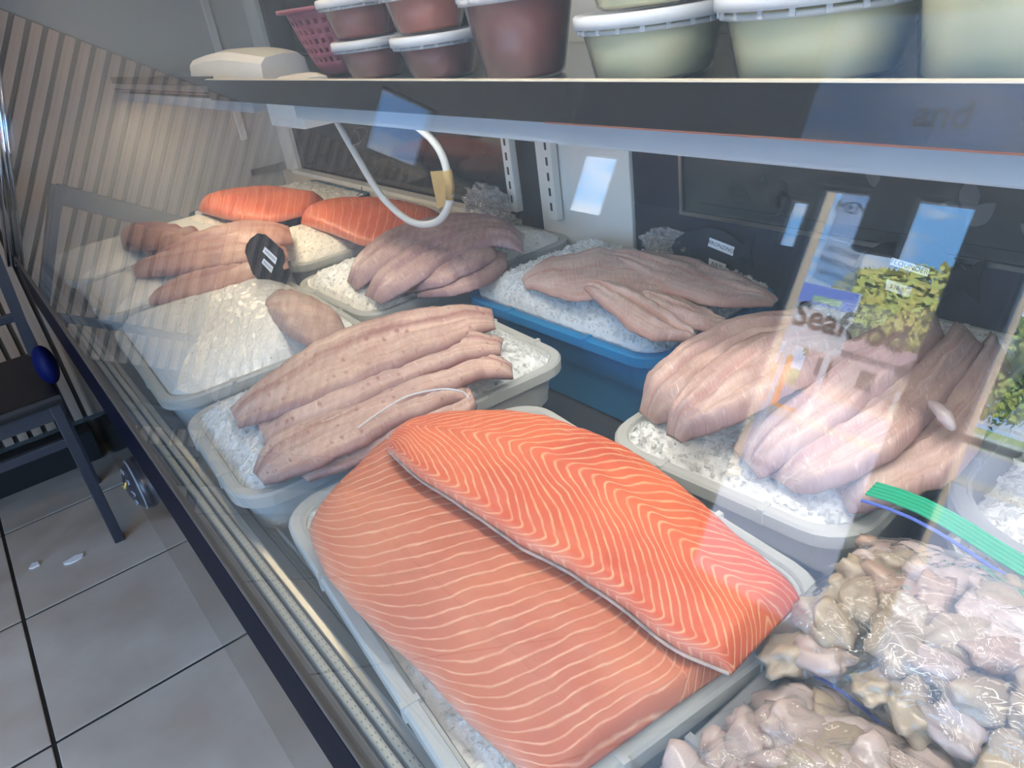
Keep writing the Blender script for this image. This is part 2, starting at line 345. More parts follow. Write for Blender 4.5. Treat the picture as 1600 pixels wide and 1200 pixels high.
mat('chair_seat', (.012, .012, .014), .45)
mat('blue_pad', (.002, .006, .07), .6, spec=.2)
translucent('tub_white', (.80, .83, .82), .45, .3)
translucent('tub_clear', (.72, .76, .80), .5, .2, alpha=.35)
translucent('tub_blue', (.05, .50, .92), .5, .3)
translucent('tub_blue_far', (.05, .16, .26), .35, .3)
mat('ice', (.92, .95, .96), .22, trans=.05, bump=.5, bump_scale=140, coat=.4)
translucent('ice_chunk', (.95, .97, .98), .45, .08, alpha=.22)
mat('ice_fine', (.90, .90, .86), .3, trans=.0, bump=.35, bump_scale=220, coat=.3)
film('case_glass', (.96, .968, .964), 1.1, 0, dust=.022, dust_col=(.75, .80, .76))
film('window_glass', (.97, .98, .98), .6)
film('transom_glass', (.34, .35, .38), .6)
film('tinted_glass', (.45, .47, .50), .6)
film('bag_film', (.99, .99, .995), 1.3, .05, dust=.03, dust_col=(.85, .85, .9), bump=1.0, bump_scale=22)
film('bag_loose', (.95, .95, .96), 3.0, .1, dust=.12, dust_col=(.8, .8, .8), bump=1.0, bump_scale=45)
film('cup_clear', (.97, .97, .97), .9, .04, dust=.04)
translucent('lid_white', (.85, .86, .88), .3, .3)
translucent('lid_clear', (.75, .76, .78), .3, .2, alpha=.3)
mat('sauce_red', (.30, .07, .05), .35, col2=(.22, .05, .042), noise_scale=12)
mat('sauce_orange', (.52, .14, .08), .35, col2=(.36, .08, .05), noise_scale=12)
mat('sauce_green', (.95, .86, .52), .45, col2=(.86, .78, .46), noise_scale=16, sss=.1)
mat('herb', (.16, .22, .14), .6)
mat('paper_white', (.75, .73, .70), .7, noise_amt=.08, noise_scale=14, bump=.2, bump_scale=18)
mat('pink_plastic', (.22, .05, .085), .5)
mat('hose_white', (.62, .62, .58), .4)
mat('tape_brown', (.42, .28, .10), .5)
mat('wire_brown', (.09, .06, .04), .5)
mat('label_white', (.85, .86, .88), .6)
mat('ink', (.05, .05, .055), .6)
mat('ink_grey', (.34, .36, .36), .6)
mat('sign_black', (.010, .010, .011), .7, spec=.15)
mat('sign_blue', (.018, .022, .032), .6, spec=.2)
mat('zip_green', (.02, .36, .20), .35)
mat('zip_blue', (.10, .16, .55), .35)
mat('litter_white', (.85, .85, .85), .7)
mat('fish_skin', (.30, .28, .27), .4, col2=(.60, .45, .38), noise_scale=60)
mat('chrome', (.75, .78, .82), .1, metal=1)
mat('badge_dark', (.03, .032, .04), .25)
mat('badge_grey', (.25, .26, .30), .3)
mat('badge_gold', (.65, .45, .12), .35)

# ------------------------------------------------------------------ the room
T = .4577
FX0, FY0 = -.2115 * 1.19 + T * 0, 1.5692 * 1.19       # a joint crossing
fl = box('floor', (-2.1, -2.7, -.02), (2.3, 2.9, -.004), 'grout'); tag(fl, kind='structure')
tile_me = None
g = .004
tb = MB().box((g, g, -.004), (T - g, T - g, 0.0), .0025)
for i in range(-4, 6):
    for j in range(-10, 3):
        x, y = FX0 + i * T, FY0 + j * T
        if x + T < -1.95 or x > .3 or y + T < -2.4 or y > 2.7: continue
        if tile_me is None:
            o = tb.build('tile', 'tile', fl); tile_me = o.data
        else:
            o = link(bpy.data.objects.new('tile', tile_me), fl)
        o.location = (x, y, 0)
D = -1.9
YF = 2.66
wm = MB()
for q in ((-1.95, -1.21, -.02, 2.6), (-.94, 2.3, -.02, 2.6), (-1.21, -.94, -.02, 1.35), (-1.21, -.94, 1.60, 2.6)): wm.box((q[0], YF + .012, q[2]), (q[1], YF + .1, q[3]))
wf = wm.build('wall_far', 'wall_grey'); tag(wf, kind='structure')
box('slat_backing', (-1.9, YF + .002, .1), (.40, YF + .012, 1.345), 'slat_back', wf)
sl = None
x = .2872
while x > -1.88:
    if sl is None:
        o = MB().box((0, YF - .016, .118), (.0275, YF + .002, 1.34), .002).build('slat', 'slat_wood', wf); sl = o.data
    else: o = link(bpy.data.objects.new('slat', sl), wf)
    o.location = (x, 0, 0); x -= .0411
pl = box('baseboard_far', (-1.9, 2.552, 0), (.07, YF - .017, .105), 'black_matte', bev=.004); tag(pl, kind='structure')
wr = box('wall_back', (2.2, -2.7, -.02), (2.3, 2.76, 2.6), 'wall_dark'); tag(wr, kind='structure')
wn = box('wall_near', (-1.95, -2.75, -.02), (2.3, -2.65, 2.6), 'wall_white'); tag(wn, kind='structure')
ce = box('ceiling', (-1.95, -2.75, 2.6), (2.3, 2.76, 2.7), 'wall_white'); tag(ce, kind='structure')
for k, (lx, ly) in enumerate(FILL_LAMPS):
    e = empty('ceiling_fill_lamp', (lx, ly, 2.6)); 
    m = MB()
    m.box((-.6, -.18, -.05), (.6, -.155, 0)); m.box((-.6, .155, -.05), (.6, .18, 0)); m.box((-.6, -.155, -.05), (-.57, .155, 0)); m.box((.57, -.155, -.05), (.6, .155, 0))
    m.build('lamp_frame', 'wall_white', e); box('reflector', (-.57, -.155, -.012), (.57, .155, 0), 'white_enamel', e)
    tag(e, ['added white fill lamp above the shop window side, near end', 'added white fill lamp above the customer floor, beside the shop door', 'added white fill lamp above the staff side, near end', 'added white fill lamp above the staff side, by the slatted wall'][k], 'lamp', 'added ceiling fill lamps')

# shop front at x = D: wall pieces around the openings
W1 = (.885, 1.388, .25, 1.66); W2 = (-2.0, .72, .25, 2.05); W3 = (2.33, 2.60, 1.41, 1.69); W4 = (.80, 1.56, 1.80, 2.25); W6 = (1.396, 1.49, 1.43, 1.61)  # W6 is an added opening standing in for a bright blank sheet
ws = MB()
x0, x1 = D - .08, D
for (y0, y1, z0, z1) in [(-2.65, -2.0, 0, 2.6), (-2.0, .72, 0, .25), (-2.0, .72, 2.05, 2.6), (.72, .80, 0, 2.6), (.80, .885, 0, 1.80), (.80, 1.56, 2.25, 2.6),
                          (.885, 1.56, 0, .25), (.885, 1.56, 1.66, 1.80), (1.388, 1.396, .25, 1.66), (1.49, 1.56, .25, 1.66), (1.396, 1.49, .25, 1.43), (1.396, 1.49, 1.61, 1.66), (1.56, 2.33, 0, 2.6), (2.33, 2.60, 0, 1.41), (2.33, 2.60, 1.69, 2.6), (2.60, 2.70, 0, 2.6)]:
    ws.box((x0, y0, z0), (x1, y1, z1))
wl = ws.build('wall_left', 'frame_dark'); tag(wl, kind='structure')
for k, (y0, y1, z0, z1) in enumerate((W1, W2, W3, W4, W6)):
    o = box('window_%d' % (k + 1 if k < 4 else 6), (D - .05, y0, z0), (D - .044, y1, z1), 'transom_glass' if k == 3 else 'window_glass'); tag(o, kind='structure')
    portal(y0, y1, z0, z1)
    fr = MB(); b = .012
    for q in ((y0, y1, z0, z0 + b), (y0, y1, z1 - b, z1), (y0, y0 + b, z0, z1), (y1 - b, y1, z0, z1)): fr.box((D - .06, q[0], q[2]), (D - .03, q[1], q[3]))
    fr.build('window_frame', 'frame_dark', o)
# papers and lettering on the shop window
translucent('paper_back', (.70, .80, .95), .92, .8, alpha=.68); translucent('paper_menu', (.72, .68, .86), .92, .8, alpha=.68)
XW = D - .040
def sheet(name, ya, yb, za, zb, m, skew=0.0):
    return mk(name, [(XW, ya, za - skew), (XW, yb, za), (XW, yb, zb), (XW, ya, zb - skew), (XW + .0012, ya, za - skew), (XW + .0012, yb, za), (XW + .0012, yb, zb), (XW + .0012, ya, zb - skew)],
              [(0, 1, 2, 3), (7, 6, 5, 4), (0, 4, 5, 1), (1, 5, 6, 2), (2, 6, 7, 3), (3, 7, 4, 0)], m)
LTR = (0, -1, 0); UP = (0, 0, 1); XT = D - .0425
o = sheet('menu_sheet', 1.18, 1.31, 1.50, 1.66, 'paper_menu', .02); text_mesh('lettering', 'MENU', .055, 'ink_grey', o, (XT, 1.245, 1.60), LTR, (0, 0, 1)); tag(o, 'lilac sheet headed MENU taped to the shop window', 'paper')
o = sheet('phone_sheet', 1.165, 1.31, 1.355, 1.495, 'paper_back', .02)
for k, s in enumerate(('HOT SUBS', 'TURKEY HOT', '804-779-67')): text_mesh('lettering', s, .026, 'ink_grey', o, (XT, 1.238, 1.455 - .04 * k), (0, -1, -.14), (0, -.14, 1))
tag(o, 'pale blue sheet with three lines of print below the menu sheet', 'paper')
mat('letter_green', (.02, .035, .028), .5)
o = text_mesh('window_lettering', 'Seafood', .118, 'letter_green', None, (D - .0370, 1.135, 1.226), LTR, UP, bold=.0035); tag(o, 'dark green word Seafood lettered on the shop window', 'lettering')
o = text_mesh('window_lettering', 'and', .12, 'letter_green', None, (XT - .001, 1.09, 1.915), LTR, UP, bold=.0025); tag(o, 'dark green word and lettered on the pane above the door', 'lettering')
# dark box hung in the window's upper corner, door pull
o = box('hanging_sign', (D - .03, 1.05, 1.462), (D + .02, 1.19, 1.655), 'black_matte', bev=.004); tag(o, 'dark boxy sign hanging in the upper part of the shop window', 'sign')
box('sign_face', (D + .0201, 1.065, 1.475), (D + .023, 1.175, 1.64), 'frame_dark', o)
o = empty('door_pull', (D, .70, .98)); m = MB(); m.tube([(.0, .0, .03), (.05, .0, .03), (.06, -.01, .03), (.06, -.30, .03), (.05, -.31, .03), (.0, -.31, .03)], .011, 8); m.build('bar', 'black_matte', o, True)
m = MB(); m.tube([(.05, 0, .03), (.055, 0, .0), (.05, .03, -.05), (.02, .04, -.06)], .009, 8); m.build('bracket', 'black_matte', o, True); tag(o, 'black bar pull across the shop door glass', 'handle')
# small window in the far wall above the slats
o = box('window_5', (-1.21, YF + .04, 1.35), (-.94, YF + .046, 1.60), 'tinted_glass'); tag(o, kind='structure')
fr = MB()
for q in ((-1.21, -1.198, 1.35, 1.60), (-.952, -.94, 1.35, 1.60), (-1.21, -.94, 1.35, 1.362), (-1.21, -.94, 1.588, 1.60)): fr.box((q[0], YF + .03, q[2]), (q[1], YF + .06, q[3]))
fr.build('window_frame', 'frame_dark', o)

# ------------------------------------------------------------------ outside the shop
mat('asphalt', (.36, .34, .40), .9, noise_amt=.15, noise_scale=.6); mat('kerb', (.62, .54, .44), .9); mat('grass', (.20, .30, .05), .9, col2=(.33, .36, .08), noise_scale=.5)
mat('leaf_a', (.52, .55, .12), .7); mat('leaf_b', (.26, .38, .10), .7); mat('leaf_c', (.70, .60, .14), .7); mat('bark', (.10, .07, .05), .9)
mat('house_wall', (.36, .26, .26), .8); mat('house_roof', (.22, .14, .15), .8); mat('fence_white', (.8, .8, .78), .6); mat('orange', (.8, .32, .04), .6)
G = -.12
o = box('road', (-32, -60, G - .1), (-2.0, 60, G), 'asphalt'); tag(o, kind='structure')
o = box('verge', (-120, -90, G - .1), (-32, 90, G + .02), 'grass'); tag(o, kind='structure')
for k, xk in enumerate((-32.0, -14.7)):
    o = box('kerb', (xk - .35, -60, G), (xk + .35, 60, G + .12), 'kerb', bev=.03); tag(o, kind='structure')
o = box('pavement', (-5.2, -30, G), (-2.0, 30, G + .06), 'asphalt'); tag(o, kind='structure')
def tree(name, x, y, h, r, ms, label, n=2600, seed=1):
    rr = random.Random(seed); e = empty(name, (x, y, G))
    m = MB(); m.tube([(0, 0, 0), (.1, .05, h * .3), (-.05, .1, h * .6)], [.22, .17, .08], 8); m.build('trunk', 'bark', e, True)
    lobes = [(rr.uniform(-.5, .5) * r, rr.uniform(-.6, .6) * r, h * rr.uniform(.35, .85), r * rr.uniform(.35, .6)) for _ in range(9)]
    for mi, mm in enumerate(ms):
        vs, fs = [], []
        for i in range(n // len(ms)):
            lx, ly, lz, lr = lobes[rr.randrange(9)]
            d = Vector((rr.gauss(0, 1), rr.gauss(0, 1), rr.gauss(0, .8))).normalized() * lr * rr.uniform(.75, 1.05)
            c = Vector((lx, ly, lz)) + d; s = rr.uniform(.18, .40)
            a = Vector((rr.gauss(0, 1), rr.gauss(0, 1), rr.gauss(0, 1))).normalized(); b2 = a.cross(d).normalized() if a.cross(d).length > .01 else Vector((0, 0, 1))
            k = len(vs); vs += [c - a * s, c + b2 * s * .6, c + a * s, c - b2 * s * .6]; fs.append((k, k + 1, k + 2, k + 3))
        o2 = mk('crown', vs, fs, mm, e); o2['kind'] = 'stuff'
    tag(e, label, 'tree', 'trees across the road')
tree('roadside_tree', -41, 17.0, 7.9, 4.2, ('leaf_a', 'leaf_c'), 'yellow-green round tree straight across the road', 15000, 2)
tree('roadside_tree', -48, 22.5, 6.0, 3.4, ('leaf_a', 'leaf_b'), 'lower green tree behind the yellow-green one across the road', 3200, 3)
tree('roadside_tree', -44, 31, 6.4, 3.6, ('leaf_c', 'leaf_a'), 'tall golden tree at the far end of the row across the road', 3600, 4)
tree('roadside_tree', -46, 10.8, 7.2, 3.4, ('leaf_b', 'leaf_a'), 'tall dark green tree at the near end of the row across the road', 3600, 5)
tree('roadside_tree', -50, 0, 7.2, 4.2, ('leaf_b', 'leaf_b'), 'wide dark green tree beyond the white fence', 3600, 6)
e = empty('house', (-34.5, 15.2, G)); box('house_wall', (-2, -2.0, 0), (2, 2.0, 2.3), 'house_wall', e)
m = MB(); m.add([(-2.2, -2.2, 2.3), (2.2, -2.2, 2.3), (2.2, 2.2, 2.3), (-2.2, 2.2, 2.3), (0, -2.2, 3.1), (0, 2.2, 3.1)], [(0, 1, 4), (1, 2, 5, 4), (2, 3, 5), (3, 0, 4, 5), (3, 2, 1, 0)]); m.build('roof', 'house_roof', e)
for yy in (-1.0, 1.0): box('window', (2.0, yy - .35, .9), (2.04, yy + .35, 1.7), 'frame_dark', e)
tag(e, 'small mauve house in front of the trees across the road', 'house')
e = empty('rail_fence', (-33.2, -6, G))
for yy in range(-8, 20, 3): box('post', (-.07, yy - .07, 0), (.07, yy + .07, 1.25), 'fence_white', e)
for zz in (.55, 1.1): box('rail', (-.03, -8, zz - .06), (.03, 16, zz + .06), 'fence_white', e)
tag(e, 'white post and rail fence across the road', 'fence')
mat('post_wood', (.80, .62, .40), .7, col2=(.68, .50, .31), noise_scale=8, stretch=(6, 6, .8))
for yy, ww, lab in ((3.43, .12, 'pale wooden porch post seen beside the sheets on the shop window'), (1.77, .09, 'pale wooden porch post seen beyond the shop door glass')):
    e = empty('porch_post', (-5.5, yy, G + .06)); box('shaft', (-ww / 2, -ww / 2, .1), (ww / 2, ww / 2, 2.9), 'post_wood', e, .01); box('foot', (-ww * .8, -ww * .8, 0), (ww * .8, ww * .8, .1), 'post_wood', e, .01); tag(e, lab, 'post', 'porch posts')
mat('board_white', (.86, .84, .80), .6); mat('board_blue', (.16, .24, .70), .6); mat('board_green', (.42, .60, .36), .6)
e = empty('sign_board', (-6.05, 3.38, G + .06)); box('panel', (-.02, -.29, 1.28), (.02, .29, 1.86), 'board_white', e, .004); box('blue_band', (.0205, -.28, 1.68), (.024, .28, 1.85), 'board_blue', e); box('green_band', (.0243, -.16, 1.70), (.027, .12, 1.76), 'board_green', e)  # board added out in the sun, in place of a bright window poster
for yy in (-.2, .2): box('leg', (-.02, yy - .02, 0), (.02, yy + .02, 1.28), 'fence_white', e)
tag(e, 'added white board with a blue top, standing in for a window poster', 'sign')
e = empty('orange_marker', (-16.5, 9.3, G)); box('panel', (-.06, -.16, .1), (.06, .16, 1.3), 'orange', e, .02); box('foot', (-.2, -.6, 0), (.2, .6, .1), 'orange', e, .02); box('cap', (-.05, -.12, 1.3), (.05, .12, 1.75), 'fence_white', e, .02)
tag(e, 'orange upright road marker with a flat foot in the road', 'marker')

# ------------------------------------------------------------------ the display case
YA, YB = -.75, 2.60           # near and far ends
case = empty('display_case', (.5, .9, 0))
tag(case, 'long refrigerated fish display case with a sloping glass front', 'display case')
inv = Matrix.Translation(-Vector(case.location))
def cpart(o):
    o.parent = case; o.matrix_parent_inverse = inv; return o
def cbox(name, lo, hi, m, bev=0): return cpart(box(name, lo, hi, m, None, bev))
TH = math.radians(15.7); TT = math.tan(TH)
def gx(z): return .085 + (z - .69) * TT
cbox('front_panel', (.092, YA, .0), (.11, YB, .545), 'steel')
cbox('bumper', (.080, YA, .535), (.11, YB, .675), 'black_gloss', .006)
cbox('bumper_trim', (.0795, YA, .675), (.092, YB, .686), 'brown_gasket', .002)
# front glass: a thick sheet between bottom rail and canopy
zb, zt = .682, 1.42
nx, nzv = -math.cos(TH), math.sin(TH)
gl = MB(); p = [(gx(zb), zb), (gx(zt), zt)]; th = .006
q = [(a - nx * th, b - nzv * th) for a, b in p]
vs = []
for yy in (YA, YB):
    vs += [(p[0][0], yy, p[0][1]), (p[1][0], yy, p[1][1]), (q[1][0], yy, q[1][1]), (q[0][0], yy, q[0][1])]
gl.add(vs, [(0, 1, 5, 4), (3, 7, 6, 2), (0, 3, 2, 1), (4, 5, 6, 7), (1, 2, 6, 5), (0, 4, 7, 3)])
cpart(gl.build('front_glass', 'case_glass'))
# spacer bars of the double glazing, each a ribbed strip with a row of punched holes
for k, (off, zc) in enumerate(((.0085, .6905), (.019, .6935))):
    xs = .0862 + off
    s = cbox('spacer_bar', (xs, YA, zc - .012), (xs + .0075, YB, zc), 'spacer', .0015)
    hv = MB(); yy = YA + .01
    while yy < 1.2:
        for dx in (.002, .0052): hv.add([(xs + dx, yy, zc + .0003), (xs + dx + .0008, yy, zc + .0003), (xs + dx + .0008, yy + .0022, zc + .0003), (xs + dx, yy + .0022, zc + .0003)], [(0, 1, 2, 3)])
        yy += .0085
    h = hv.build('punched_holes', 'spacer_hole', s); h['kind'] = 'stuff'
cbox('sill_lip', (.114, YA, .665), (.1235, YB, .690), 'steel_brushed', .002)
cbox('trough', (.1235, YA, .60), (.150, YB, .664), 'trough', .002)
cbox('trough_rail', (.150, YA, .60), (.1535, YB, .668), 'steel_brushed')
cbox('deck', (.11, YA, .555), (.965, YB, .58), 'deck')
# chrome corner post at the far end of the glass
m = MB()
for dx, dy, r in ((0, 0, .009), (.014, -.004, .006), (-.012, .006, .006)):
    m.tube([(gx(.66) + dx - .006, YB + .006 + dy, .66), (gx(1.42) + dx - .006, YB + .006 + dy, 1.42)], r, 10)
cpart(m.build('corner_post', 'chrome', None, True))
cpart(MB().prism([(.10, 0), (1.0, 0), (1.0, 1.45), (gx(1.45) + .012, 1.45), (gx(.69) + .012, .69)], (1, 0, 0), (0, 0, 1), (0, YB + .03, 0), .03).build('end_panel', 'end_panel'))
cbox('near_end_panel', (.10, YA - .03, .0), (1.0, YA, .66), 'end_panel')
cbox('base_body', (.11, YA, .0), (1.0, YB, .555), 'black_matte')
cbox('canopy', (.27, YA, 1.42), (1.0, YB + .03, 1.47), 'white_enamel', .005)
# back of the case
XB = .97
cbox('back_sill', (XB - .03, 1.30, .58), (XB + .02, YB, .735), 'beige_sill', .004)
cbox('back_pane', (XB + .004, 1.30, .735), (XB + .012, 2.50, 1.42), 'dark_pane')
cbox('back_frame', (XB - .012, 2.50, .70), (XB + .02, YB, 1.42), 'white_enamel', .004)
cbox('sill_rail', (XB - .034, 1.31, .735), (XB - .004, 2.50, .747), 'white_enamel', .002)
e1 = cbox('corner_angle', (XB - .14, YB - .012, .86), (XB - .118, YB - .001, 1.42), 'white_enamel', .002)
cbox('corner_brace', (XB - .14, YB - .01, .74), (XB - .02, YB - .002, .762), 'steel_brushed', .002)
def standard(y):
    s = cbox('shelf_standard', (XB - .034, y - .014, .765), (XB - .016, y + .014, 1.42), 'white_enamel', .003)
    zz = .785
    while zz < 1.05:
        box('slot', (XB - .0346, y - .003, zz), (XB - .0338, y + .003, zz + .016), 'slot_dark', s)
        zz += .030
    return s
for y in (1.275, 1.145):
    s = standard(y)
cbox('dark_gap', (XB + .004, 1.19, .70), (XB + .012, 1.30, 1.42), 'slot_dark')
cbox('white_door', (XB - .012, .945, .70), (XB + .002, 1.205, 1.42), 'white_enamel', .003)
cbox('door_track', (XB - .06, .98, .70), (XB - .045, 1.36, .718), 'steel_brushed', .002)
cbox('back_ledge', (XB - .09, .93, .58), (XB + .02, 1.30, .70), 'white_enamel', .003)
npn = cbox('dark_door', (XB - .004, YA, .58), (XB + .01, .945, .818), 'navy_panel', .002)
cbox('dark_door_stile', (XB - .004, .835, .818), (XB + .01, .945, 1.42), 'navy_panel', .002)
fp = cbox('patterned_pane', (XB + .002, YA, .818), (XB + .008, .835, 1.42), 'floral_pane')
mm = MB(); mm.box((XB - .006, YA, .812), (XB - .002, .838, .818)); mm.box((XB - .006, .832, .818), (XB - .002, .838, 1.42)); cpart(mm.build('pane_bead', 'steel_brushed'))
cbox('pane_ledge', (XB - .0015, YA, .824), (XB + .002, .80, .835), 'floral_pane')
def leafshape(n=8, w=.35):
    up = [(i / n, w * math.sin(math.pi * i / n) ** .8 * (1 - .4 * i / n)) for i in range(n + 1)]
    return [(a, b) for a, b in up] + [(a, -b) for a, b in up[-2:0:-1]]
lr = random.Random(4)
for i in range(70):
    y = lr.uniform(-.45, .80); z = lr.uniform(.85, 1.04); L = lr.uniform(.022, .045); a = lr.uniform(0, 6.28)
    o = MB().prism([(p[0] * L, p[1] * L) for p in leafshape()], (0, -math.cos(a), math.sin(a)), (0, math.sin(a), math.cos(a)), (XB + .0012, y, z), -.0006).build('leaf', 'leaf_print' if y > .55 else 'leaf_print_light', None)
    o.parent = fp
# shelf
SX, SZ = .50, 1.106
sh = cbox('shelf', (SX, YA, SZ - .026), (XB - .02, YB, SZ - .014), 'steel_brushed')
cbox('shelf_fascia', (SX - .006, YA, SZ - .0395), (SX, 1.66, SZ), 'fascia_black', .001)
cbox('shelf_fascia', (SX + .006, 1.66, SZ - .030), (SX + .012, YB, SZ + .004), 'fascia_black', .001)
cbox('fascia_edge', (SX - .0065, YA, SZ - .0006), (SX + .002, 1.66, SZ + .0008), 'beige_sill')
cbox('fascia_line', (SX - .0063, YA, SZ - .0400), (SX - .004, .60, SZ - .0385), 'rust_line')
cbox('lamp_strip', (SX + .002, YA, SZ - .062), (SX + .03, 1.255, SZ - .0385), 'strip_lens', .002)
cbox('lamp_strip', (SX + .002, 1.45, SZ - .060), (SX + .03, 2.55, SZ - .0385), 'strip_lens', .002)
cbox('shelf_bracket', (SX + .02, 1.28, SZ - .085), (SX + .08, 1.43, SZ - .027), 'white_enamel', .004)
# badge on the front panel
yb, zb_ = 1.62, .345
bmd = bmesh.new(); bmesh.ops.create_uvsphere(bmd, u_segments=28, v_segments=14, radius=1)
for v in bmd.verts: v.co = Vector((.092 + min(v.co.x, .1) * .036, yb + v.co.y * .072, zb_ + v.co.z * .058))
med = bpy.data.meshes.new('badge'); bmd.to_mesh(med); bmd.free(); med.materials.append(MATS['badge_dark'])
for q_ in med.polygons: q_.use_smooth = True
bd = link(bpy.data.objects.new('badge', med)); cpart(bd)
def dome(a, r): return (.092 - .036 * math.sqrt(max(0, 1 - r * r)) - .0005, yb + .072 * r * math.cos(a), zb_ + .058 * r * math.sin(a))
cpart(MB().tube([dome(2 * math.pi * k / 32, .93) for k in range(33)], .0025, 6).build('badge_ring', 'badge_grey', None, True))
cpart(MB().tube([dome(2.2, .55), dome(2.4, .2), dome(.6, .15), dome(-.7, .6)], .0030, 6).build('badge_bolt', 'badge_gold', None, True))
for k in range(9):
    a = k * .7; cpart(MB().tube([dome(a, .62), dome(a + .2, .72), dome(a + .35, .66)], .0022, 6).build('badge_mark', 'badge_grey', None, True))
# warm tube lamp of the case, under the canopy at the far end
cbox('lamp_housing', (.33, .95, 1.395), (.40, 2.5, 1.42), 'white_enamel', .004)
def tube_light(y0, y1, energy, color):
    l = area('case_tube_light', (.365, (y0 + y1) / 2, 1.393), (.365, (y0 + y1) / 2, 0), .045, y1 - y0, energy, color)
    l.rotation_euler = (0, math.radians(-12), 0); return l
tube_light(.95, 2.3, 6, (1, .80, .52))
tube_light(-.7, .9, 10.5, (1, .94, .86))  # unseen neutral tube added to brighten the near part of the case
for y0, y1, en, c_ in ((-.7, 1.2, 2.6, (1, .94, .84)), (1.46, 2.5, 4.0, (1, .80, .54))):      # unseen tubes added under the shelf to brighten the back tubs
    l = area('shelf_fill_light', (.555, (y0 + y1) / 2, SZ - .058), (.555, (y0 + y1) / 2, 0), .05, y1 - y0, en, c_)
    l.rotation_euler = (0, 0, 0)
cbox('lamp_housing', (.33, YA, 1.395), (.40, .90, 1.42), 'white_enamel', .004)  # housing for the added near tube
cbox('lamp_lip', (.31, YA, 1.35), (.318, YB, 1.42), 'white_enamel', .002)  # unseen lip added to hide the glowing tubes

# ------------------------------------------------------------------ tubs of ice
ZR = .73; ZD = .58
def tub(name, cx, cy, w, l, rz, m, label, group, r=.05, zr=ZR, zd=ZD):
    e = empty(name, (cx, cy, zd + .0005), rz); h = zr - zd
    def ins(k, z): return rrect(w - 2 * k, l - 2 * k, max(r - k * .6, .012), z)
    b = MB(); b.loft([ins(.042, 0), ins(.036, .004), ins(.028, h * .55), ins(.021, h * .56), ins(.014, h - .022), ins(.012, h - .004), ins(.0155, h - .004), ins(.0175, h - .022), ins(.0245, h * .56), ins(.031, h * .55), ins(.040, .006)], True, True)
    b.build('tub_body', m, e, False)
    rm = MB(); rm.loft([ins(.0115, h - .020), ins(0, h - .017), ins(-.0005, h - .003), ins(.002, h), ins(.011, h), ins(.0125, h - .003), ins(.0115, h - .020)]); rm.build('rim', m, e, False)
    # grip notches on the rim
    for sx, sy in ((0, 1), (0, -1), (1, 0), (-1, 0)):
        for k in (-1, 1):
            if sx == 0: box('rim_rib', (k * w * .2 - .003, sy * (l / 2 - .006) - .008, h - .016), (k * w * .2 + .003, sy * (l / 2 - .006) + .008, h + .0012), m, e)
            else: box('rim_rib', (sx * (w / 2 - .006) - .008, k * l * .2 - .003, h - .016), (sx * (w / 2 - .006) + .008, k * l * .2 + .003, h + .0012), m, e)
    tag(e, label, 'tub', group); return e
ICO = []
_bm = bmesh.new(); bmesh.ops.create_icosphere(_bm, subdivisions=1, radius=1)
ICO_V = [v.co.copy() for v in _bm.verts]; ICO_F = [tuple(v.index for v in f.verts) for f in _bm.faces]; _bm.free()
CUB_V = [Vector(p) for p in ((-1, -1, -1), (1, -1, -1), (1, 1, -1), (-1, 1, -1), (-1, -1, 1), (1, -1, 1), (1, 1, 1), (-1, 1, 1))]
CUB_F = [(3, 2, 1, 0), (4, 5, 6, 7), (0, 1, 5, 4), (1, 2, 6, 5), (2, 3, 7, 6), (3, 0, 4, 7)]
